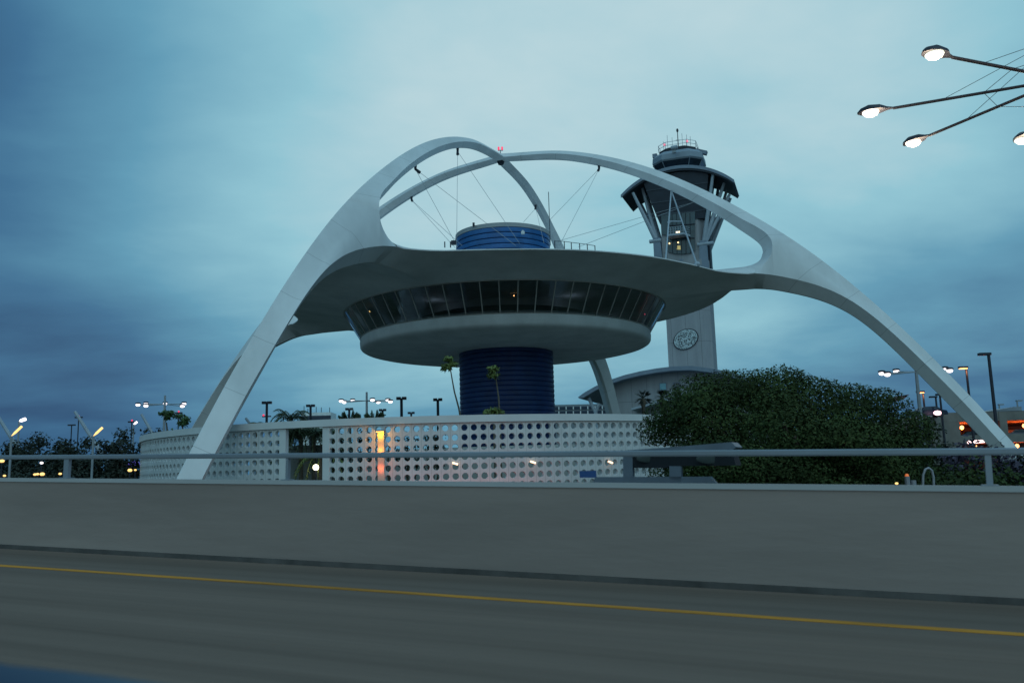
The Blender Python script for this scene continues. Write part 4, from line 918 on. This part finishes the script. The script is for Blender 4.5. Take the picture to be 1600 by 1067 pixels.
# left side lamps and leaning masts
def glowpost(p0, p1, label, m, D, r_=.16, group=None):
    a_ = at(*p0, D); b_2 = at(*p1, D); t = thing('street_light', label, 'street lamp', (a_.x, D, GZ), group)
    mb = MB(); mb.tube([(a_.x, D, GZ), a_], .08, 8); mb.build('pole', M['greymetal'], t)
    mb = MB(); mb.tube([a_, a_.lerp(b_2, .35), b_2], [r_ * .25, r_, r_], 8); mb.build('lamp_glass', M[m], t, 60)
glowpost((18, 681), (34, 666), 'leaning amber-lit lamp left, below the pink one', 'warm', 60, .085, 'lamps above the left trees'); glowpost((146, 681), (160, 668), 'leaning amber-lit lamp beside the pale leaning mast', 'warm', 60, .085, 'lamps above the left trees')
glowpost((30, 658), (40, 654.5), 'pinkish white lamp highest above the left trees', 'farwhite', 80, .15, 'lamps above the left trees'); glowpost((209, 663), (214, 659), 'small white lamp just left of the screen wall', 'farwhite', 90, .11, 'lamps above the left trees')
for i, (p0, p1, D, lab) in enumerate((((142, 682), (117, 643), 90, 'longest pale leaning mast above the left trees'), ((14, 678), (-6, 646), 90, 'pale leaning mast at the left edge'), ((229, 661), (221, 647), 110, 'short pale leaning mast behind the left end of the screen wall'), ((392, 664), (384, 653), 110, 'short pale leaning mast right of the near arch leg'))):
    a_ = at(*p0, D); b_2 = at(*p1, D); mb = MB(); d = (a_ - b_2).normalized(); base = a_ + d * ((a_.z - GZ) / -d.z if d.z < 0 else 5); mb.tube([base, b_2], [.34, .16], 8)
    tag(mb.build('leaning_mast', M['strut']), lab, 'mast', 'pale leaning masts')
for i, (px, py, lab) in enumerate(((123, 652, 'red-lit dark crossbar on a thin post over the longest leaning mast'), (112, 664, 'lower dark crossbar post left of the longest leaning mast'), (279, 645, 'red-lit post above the broad-leaved trees'), (206, 659, 'red-lit post left of the screen wall end'))):
    h = at(px, py, 130); t = thing('crossbar_post', lab, 'post', (h.x, 130, GZ), 'small far crossbar posts'); mb = MB(); mb.tube([(h.x, 130, GZ), h], .08, 6); mb.build('pole', M['darkmetal'], t); mb = MB(); mb.box(h, (1.1, .3, .2)); mb.build('crossbar', M['darkmetal'], t)
    if i != 1: mb = MB(); mb.ball(h + Vector((.1, -.2, .2)), .14, 8); mb.build('beacon', M['red'], t)
for i, (px, py, r_, m, lab) in enumerate(((3, 720, .30, 'warm', 'warm light at the left edge under the rail'), (65, 723, .20, 'farwhite', 'single white light among the left trees'), (54.5, 741, .20, 'warm', 'yellow ground light, left of a close pair'), (58.5, 740.5, .20, 'warm', 'yellow ground light, right of a close pair'), (66, 740.5, .30, 'warm', 'widest yellow ground light under the white one'), (94, 740, .2, 'warm', 'lone yellow ground light right of the others'), (203, 734.5, .28, 'warm', 'yellow ground light under the purple panel'), (211.5, 734, .16, 'warm', 'small yellow ground light next to the screen wall end'), (7, 743, .18, 'warm', 'small yellow ground light at the left edge'), (1401, 755, .2, 'warm', 'small yellow light under the round tree'), (1369, 605, .01, 'warm', ''))):
    if not lab: continue
    D = 62 if px < 500 else 30
    q = at(px, py, D); t = thing('ground_lamp', lab, 'lamp', (q.x, D, GZ), 'low lamps behind the barrier'); mb = MB(); mb.ball(q, r_ * (1 if px < 500 else .5) * .5, 10, 0, (1.2, 1, .8)); mb.build('lamp_glass', M[m], t)
    mb = MB(); mb.tube([(q.x, q.y, GZ), (q.x, q.y, q.z - .1)], .05, 6); mb.build('pole', M['darkmetal'], t)
for i, (px0, px1, y0, y1, lab) in enumerate(((196, 219, 720, 730, 'purple-lit panel beside the left end of the screen wall'), (184, 191, 724, 729, 'small purple-lit panel left of the larger one'), (16, 25, 729, 733, 'small purple-lit panel near the left edge'), (57, 65, 728, 736, 'purple-lit panel under the white light in the left trees'))):
    a_ = at(px0, y0, 78); b_2 = at(px1, y1, 78); mb = MB(); n = 10; pts = []
    for k in range(n + 1): t = math.pi * k / n; pts.append(((a_.x + b_2.x) / 2 - (b_2.x - a_.x) / 2 * math.cos(t), 78, b_2.z + (a_.z - b_2.z) * math.sin(t)))
    mb.prism(pts, (0, .3, 0)); tag(mb.build('purple_light_board', M['purple']), lab, 'lit board', 'purple-lit panels')
# small objects below right: posts and arched pipe rack
t = thing('pipe_arch', 'pale metal arch of bent pipes under the trees at right', 'pipe arch', at(1450, 760, 34))
for off in (0, .22):
    pts = []
    for px, py in ((1442, 758), (1442.5, 742), (1446, 733), (1451, 731), (1456, 735), (1458.5, 745), (1459, 758)): pts.append(at(px, py, 34 + off))
    mb = MB(); mb.tube(pts, .05, 8); mb.build('pipe', M['rail'], t, 60)
for i, (px, y0, y1, lab) in enumerate(((1417, 744, 757, 'white stubby post with an orange top, left of the pipe arch'), (1427, 750, 757, 'short white stubby post between the orange-topped one and the pipe arch'))):
    a_ = at(px, y0, 34); t = thing('white_post', lab, 'post', (a_.x, 34, GZ), 'white stubby posts'); mb = MB(); mb.tube([(a_.x, 34, GZ), a_], [.13, .10], 10); mb.build('post', M['rail'], t)
    if i == 0: mb = MB(); p = at(px, 740, 34); mb.tube([a_, p], [.09, .05], 8); mb.build('orange_top', glow('orange_glow', (1, .2, .05), .35), t)
mb = MB(); mb.prism([at(1390, 624, 60), at(1404, 618.5, 60), at(1421, 616, 60), at(1413, 623, 60), at(1402, 627, 60)], (0, 1.5, 0)); tag(mb.build('canopy_tip', mat('dusky_red', (.16, .07, .09), .6)), 'dusky red pointed canopy tip showing above the right end of the round tree', 'canopy')

# ------------------------------------------------------------------ vegetation
def leaves(mb, c, rad, n, size, r, hollow=.55, flat=1.0, aspect=.55):
    for _ in range(n):
        d = Vector((r.gauss(0, 1), r.gauss(0, 1), r.gauss(0, 1))).normalized(); q = hollow + (1 - hollow) * r.random() ** .6
        p = Vector(c) + Vector((d.x * rad[0], d.y * rad[1], d.z * rad[2])) * q
        u = Vector((r.gauss(0, 1), r.gauss(0, 1), r.gauss(0, .6))).normalized(); nn = (d * 1.25 + Vector((r.gauss(0, 1), r.gauss(0, 1), r.gauss(0, 1))) * .7 + Vector((0, 0, .5))).normalized()
        u = (u - nn * u.dot(nn)).normalized(); v = nn.cross(u); s = size * r.uniform(.6, 1.3)
        mb.v += [tuple(p - u * s * .5), tuple(p - v * s * aspect * .5), tuple(p + u * s * .5), tuple(p + v * s * aspect * .5)]
        o = len(mb.v) - 4; mb.f.append((o, o + 1, o + 2, o + 3)); mb.mi.append(0)
def tree(label, base, blobs, leafm, n_per, size, seed, trunk=(.2, .1), group=None, hollow=.5, name='tree', aspect=.55, nbranch=8):
    r = random.Random(seed); bs = Vector(base); t = thing(name, label, 'tree', bs, group)
    cx_ = sum((Vector(b[0]) for b in blobs), Vector()) / len(blobs)
    mb = MB(); fork = bs.lerp(cx_, .45); mb.tube([bs, bs.lerp(fork, .5) + Vector((r.uniform(-.15, .15), 0, 0)), fork], [trunk[0], trunk[0] * .8, trunk[0] * .65], 8)
    for b in sorted(blobs, key=lambda q: -q[1][0])[:nbranch]:
        c = Vector(b[0]); m_ = fork.lerp(c, .5) + Vector((r.uniform(-.3, .3), r.uniform(-.3, .3), r.uniform(-.1, .3))); mb.tube([fork, m_, c], [trunk[0] * .5, trunk[1] * .8, trunk[1] * .3], 6)
    mb.build('trunk', M['trunk'], t, 60)
    mb = MB()
    for c, rad in blobs: leaves(mb, c, rad, int(n_per * rad[0] * rad[2]), size, r, hollow, aspect=aspect)
    mb.build('crown', leafm, t, None, None, False); return t
# big round ficus
r = random.Random(11); top = [(1005, 700), (1018, 664), (1034, 650), (1052, 638), (1064, 612), (1078, 598), (1094, 588), (1112, 588), (1135, 581), (1165, 586), (1200, 582), (1225, 581), (1245, 588), (1270, 589), (1295, 602), (1325, 606), (1355, 609), (1385, 609), (1400, 628), (1417, 643), (1430, 662), (1440, 700)]
def topy(x): return float(np.interp(x, [p[0] for p in top], [p[1] for p in top]))
blobs = []
for x in np.arange(1024, 1430, 15):
    x_ = x + r.uniform(-5, 5); rr = r.uniform(.40, .95); yy = topy(x_) + rr / 38 * F_PX * .80 - r.random() ** 3 * 9
    blobs.append((tuple(at(x_, yy, 38 + r.uniform(-1.5, 1.5))), (rr * 1.25, rr * 1.2, rr)))
for _ in range(105):
    x_ = r.uniform(1034, 1422); y0 = topy(x_) + 30
    y_ = r.uniform(y0, 775) if y0 < 765 else 765; rr = r.uniform(.7, 1.35)
    edge = min(1, (x_ - 1005) / 130, (1455 - x_) / 130); k = min(1, (y_ - topy(x_)) / 110)
    off = -r.random() ** .5 * 5.2 * edge ** .5 * k ** .5 + r.uniform(0, 1.5)
    blobs.append((tuple(at(x_, y_, 38 + off)), (rr * 1.35, rr, rr * .72)))
for _ in range(30):
    x_ = r.uniform(1060, 1400); y_ = r.uniform(topy(x_) + 50, 775); blobs.append((tuple(at(x_, y_, 40 + r.uniform(0, 4))), (1.6, 1.4, 1.3)))
tree('huge round dark green tree in front of the screen wall and the right arch leg', (at(1210, 700, 38).x, 38, GZ), blobs, M['ficus'], 800, .145, 5, (.5, .25), hollow=.66, name='round_tree', aspect=.5, nbranch=30)
# shrubs and purple trees right
def simpletree(px, ytop, ybot, wpx, D, label, leafm, seed, n=60, size=.35, group=None, nb=16, name='tree', hollow=.3, tr=(.14, .06)):
    r = random.Random(seed); blobs = []
    for _ in range(nb):
        u = r.uniform(-1, 1); h = math.sqrt(1 - u * u * .8); y_ = ytop + (ybot - ytop) * (1 - h * r.uniform(.25, 1)) + 6; rr = wpx / F_PX * D * r.uniform(.16, .30)
        q = at(px + u * wpx * .42, y_ + rr / D * F_PX * .8, D + r.uniform(-1, 1) * wpx / F_PX * D * .35); blobs.append((tuple(q), (rr * 1.2, rr * 1.1, rr)))
    b = at(px, 700, D); return tree(label, (b.x, D, GZ), blobs, leafm, n, size, seed, tr, group, hollow, name)
gR = 'shrubby trees under the right arch leg'
simpletree(1463, 655, 760, 70, 46, 'dark shrubby tree just right of the big round tree', M['darkleaf'], 21, 130, .26, gR, 26)
simpletree(1505, 668, 760, 70, 44, 'purple-grey shrubby tree under the arch leg', M['purpleleaf'], 22, 110, .24, gR, 26)
simpletree(1560, 680, 765, 80, 42, 'purple-tinged shrub at the foot of the right arch leg', M['purpleleaf'], 23, 120, .24, gR, 26)
simpletree(1612, 690, 765, 80, 42, 'dark green shrub at the right edge behind the rail', M['darkleaf'], 24, 120, .24, gR, 24)
simpletree(1535, 705, 770, 150, 40, 'low dark green hedge-like shrub behind the rail at right', M['ficus'], 25, 120, .22, gR, 30)
simpletree(1455, 700, 770, 90, 41, 'low leafy shrub behind the pipe arch', M['ficus'], 26, 120, .22, gR, 26)
# left dark trees
gL = 'dark trees behind the rail at left'
for i, (px, yt, w_, D, lab, m) in enumerate(((-25, 672, 70, 70, 'dark tree cut by the left edge', 'darkleaf'), (25, 672, 60, 68, 'dark tree under the pink lamp', 'darkleaf'), (62, 668, 64, 72, 'bushy dark tree right of the leftmost amber lamp', 'darkleaf'), (100, 676, 56, 66, 'low dark tree left of the longest leaning mast', 'darkleaf'), (135, 672, 52, 70, 'thin dark tree at the foot of the longest leaning mast', 'darkleaf'), (168, 672, 54, 66, 'dark tree right of the right amber lamp', 'darkleaf'), (196, 658, 52, 64, 'tallest dark tree, against the end of the screen wall', 'darkleaf'))):
    simpletree(px, yt, 765, w_, D, lab, M[m], 40 + i, 190, .26, gL, 34, hollow=.15)
for i, (px, D, lab) in enumerate(((15, 60, 'low dark bush at far left under the rail'), (80, 60, 'low dark bush under the white light'), (145, 60, 'low dark bush below the right amber lamp'), (200, 60, 'low dark bush beside the purple-lit panel'))):
    simpletree(px, 708, 775, 90, D + 6, lab, M['darkleaf'], 60 + i, 220, .26, 'low bushes behind the rail at left', 24, name='bush', hollow=.15)
# inside the courtyard
simpletree(236, 655, 700, 40, 92, 'dark round tree showing over the left end of the screen wall', M['darkleaf'], 71, 60, .4, 'trees behind the screen wall', 12)
simpletree(262, 664, 700, 44, 80, 'bright green bushy tree over the left part of the screen wall', M['greenleaf'], 72, 60, .36, 'trees behind the screen wall', 14)
simpletree(303, 661, 690, 28, 66, 'small leafy tree touching the near arch leg', M['greenleaf'], 73, 60, .36, 'trees behind the screen wall', 8)
simpletree(362, 652, 690, 22, 66, 'leafy plant just right of the near arch leg', M['greenleaf'], 74, 60, .4, 'trees behind the screen wall', 6)
simpletree(610, 668, 700, 20, 60, 'small shrub above the lit pilaster', M['darkleaf'], 75, 60, .3, 'trees behind the screen wall', 5)
simpletree(676, 646, 675, 40, 110, 'spiky bare tree top left of the blue core', M['darkleaf'], 76, 22, .3, 'trees behind the screen wall', 8)
simpletree(640, 650, 675, 14, 110, 'tiny dark tree top under the tallest lamp post', M['yellowleaf'], 79, 30, .3, 'trees behind the screen wall', 4)
for px, yt, lab in ((532, 663, 'dark bush behind the screen wall right of the opening'), (566, 661, 'dark bush behind the screen wall between opening and lit pilaster'), (636, 660, 'dark bush behind the screen wall right of the lit pilaster'), (676, 659, 'dark bush behind the screen wall just left of the core')):
    simpletree(px, yt, 735, 42, 60, lab, M['darkleaf'], 110 + px, 150, .24, 'bushes behind the screen wall', 16, name='bush')
# tall thin tufted trees (clump at top of bare stem)
def tufted(stem, clumps, D, label, m, seed, group):
    r = random.Random(seed); pts = [at(px, py, D) for px, py in stem]; t = thing('tufted_tree', label, 'tree', (pts[0].x, D, GZ), group)
    mb = MB(); mb.tube([(pts[0].x, D, GZ)] + pts, [.09] + [.08 - .05 * i / len(pts) for i in range(len(pts))], 6); mb.build('trunk', M['palmtrunk'], t, 60)
    mb = MB()
    for px, py, w_, h_ in clumps:
        c = at(px, py, D); k = D / F_PX; leaves(mb, c, (w_ * k / 2, w_ * k / 2, h_ * k / 2), 90, .34, r, .1, aspect=.45)
        for _ in range(14):
            a = r.uniform(0, 6.28); e = c + Vector((math.cos(a) * w_ * k * .55, math.sin(a) * w_ * k * .55, -h_ * k * r.uniform(.1, .8))); n_ = Vector((-math.sin(a), math.cos(a), 0)) * .08
            mb.add([c - n_, c + n_, e + n_ * .2, e - n_ * .2], [(0, 1, 2, 3)])
    mb.build('crown', M[m], t, None, None, False)
gT = 'tufted trees around the building'
tufted([(720, 655), (717, 638), (710, 612), (706, 590), (703, 572)], [(700, 561, 18, 8), (697, 574, 20, 12), (708, 569, 14, 9)], 62, 'slender tufted tree leaning against the sky left of the blue core', 'yellowleaf', 81, gT)
tufted([(781, 655), (779, 620), (774, 585)], [(770, 576, 20, 12), (770, 586, 22, 10)], 60, 'slender tufted tree in front of the blue core', 'yellowleaf', 82, gT)
tufted([(772, 665), (772, 650)], [(772, 642, 30, 12), (764, 645, 20, 9), (781, 645, 18, 9)], 58, 'low leafy clump in front of the foot of the blue core', 'yellowleaf', 83, gT)
tufted([(262, 680), (260, 660)], [(257, 646, 20, 9), (262, 652, 14, 10), (266, 645, 12, 8)], 72, 'broad-leaved tufted tree, left one over the screen wall', 'greenleaf', 84, gT)
tufted([(287, 685), (285, 665)], [(280, 650, 24, 8), (286, 660, 20, 12), (290, 655, 18, 10)], 72, 'broad-leaved tufted tree, right one under the red light', 'greenleaf', 85, gT)
# palms
def frond(mb, c, az, L_, rise, droop, r, nl=14, wleaf=.5, lw=.05):
    d = Vector((math.cos(az), math.sin(az), 0)); pts = []
    for k in range(nl + 1):
        t = k / nl; pts.append(c + d * (L_ * t * (1 - .15 * t)) + Vector((0, 0, rise * t - droop * t * t)))
    mb.tube(pts, [.03] * nl + [.01], 4, 0, False); s = Vector((-d.y, d.x, 0))
    for k in range(1, nl + 1):
        t = k / nl; w_ = wleaf * math.sin(math.pi * min(.97, t * .85 + .12)); 
        for sg in (-1, 1):
            e = pts[k] + s * sg * w_ + d * w_ * .5 - Vector((0, 0, w_ * r.uniform(.2, .7))); n_ = d * lw
            mb.add([pts[k] - n_, pts[k] + n_, e + n_ * .3, e - n_ * .3], [(0, 1, 2, 3)])
def palm(px, py, D, L_, label, seed, n=16, rise=(.3, 1.2), droop=(.8, 1.8), m='palmleaf', tr=.16, name='palm_tree', group='palms', wleaf=.5, lw=.05):
    r = random.Random(seed); c = at(px, py, D); t = thing(name, label, 'palm tree', (c.x, D, GZ), group)
    mb = MB(); mb.tube([(c.x, D, GZ), (c.x + .05, D, (c.z + GZ) / 2), c], [tr * 1.2, tr, tr], 8); mb.build('trunk', M['palmtrunk'], t, 60)
    mb = MB()
    for k in range(n): frond(mb, c, 6.283 * (k + r.random() * .6) / n, L_ * r.uniform(.8, 1.1), L_ * r.uniform(*rise), L_ * r.uniform(*droop), r, 12, wleaf, lw)
    mb.build('crown', M[m], t, None, None, False)
palm(454, 655, 64, 1.9, 'palm whose plume rises over the screen wall left of the far block', 91, 16, (.4, 1.3), (.7, 1.4))
palm(490, 676, 60, 3.4, 'big palm with drooping fronds filling the opening in the screen wall', 92, 26, (.1, .6), (.5, 1.1), wleaf=.8, lw=.08)
palm(470, 672, 60, 2.8, 'palm crown tucked under the beam at the left of the wall opening', 96, 22, (.1, .5), (.4, 1.0), wleaf=.7, lw=.08)
palm(500, 712, 57.5, 2.2, 'low arching palm beside the globe lamp', 93, 12, (.3, .7), (.8, 1.6), m='yellowleaf')
def cone_palm(px, D, label, seed, w_, top_, bot):
    r = random.Random(seed); b = at(px, bot, D); tp_ = at(px, top_, D); t = thing('feathery_palm', label, 'palm tree', (b.x, D, GZ), 'palms')
    mb = MB(); mb.tube([(b.x, D, GZ), b], .16, 8); mb.build('trunk', M['palmtrunk'], t); mb = MB(); k = D / F_PX
    for i in range(16): 
        a = r.uniform(-1, 1); frond(mb, b, 0 if a > 0 else math.pi, w_ * k * .5 * abs(a) ** .7 + .2, (tp_.z - b.z) * (1.15 - abs(a) * .45), (tp_.z - b.z) * .1, r, 12, .55, .06)
    for i in range(6): frond(mb, b, r.uniform(0, 6.28), w_ * k * .3, (tp_.z - b.z) * r.uniform(.6, 1), .2, r, 12, .5, .06)
    mb.build('crown', M['palmleaf'], t, None, None, False)
cone_palm(546, 72, 'fan-shaped feathery palm behind the wall, left of two', 94, 34, 641, 660)
cone_palm(585, 72, 'fan-shaped feathery palm behind the wall, right of two', 95, 34, 641, 660)
palm(402, 661, 90, 1.7, 'low palm crown right of the near arch leg', 97, 12, (.1, .4), (.4, .8))
def fanpalm(px, py, D, rad, label, seed):
    r = random.Random(seed); c = at(px, py, D); t = thing('fan_palm', label, 'palm tree', (c.x, D, GZ), 'fan palms before the curved-roof building')
    mb = MB(); mb.tube([(c.x, D, GZ), c - Vector((0, 0, rad * .9)), c - Vector((0, 0, rad * .35)), c], [.2, .2, .42, .2], 8); mb.build('trunk', M['palmtrunk'], t, 60); mb = MB()
    for _ in range(26):
        a = r.uniform(0, 6.28); el_ = r.uniform(-.7, 1.3); d = Vector((math.cos(a) * math.cos(el_), math.sin(a) * math.cos(el_), math.sin(el_))); e0 = c + d * rad * .45
        for j in range(9):
            q = (j - 4) / 4 * .9; s_ = d.cross(Vector((.1, .2, 1))).normalized(); dd = (d * math.cos(q) + s_ * math.sin(q)); e = e0 + dd * rad * .6 * r.uniform(.8, 1.1) - Vector((0, 0, rad * .12)); n_ = s_.cross(dd) * .03 + s_ * .06
            mb.add([e0 - n_, e0 + n_, e], [(0, 1, 2)])
        mb.tube([c, e0], .03, 4, 0, False)
    mb.build('crown', M['darkleaf'], t, None, None, False)
fanpalm(1004.5, 622, 110, 1.35, 'fan palm with a full bare trunk before the curved-roof building', 101)
fanpalm(1034.5, 621, 110, 1.3, 'fan palm half hidden by the edge of the round tree', 102)
fanpalm(1058, 622, 112, 1.25, 'rightmost fan palm, almost swallowed by the round tree', 103)

# ------------------------------------------------------------------ render settings
sc.view_settings.view_transform = 'Standard'; sc.view_settings.look = 'None'; sc.view_settings.exposure = 0; sc.view_settings.gamma = 1
sc.render.engine = 'CYCLES'; sc.cycles.use_denoising = True; sc.cycles.max_bounces = 6; sc.cycles.sample_clamp_indirect = 3
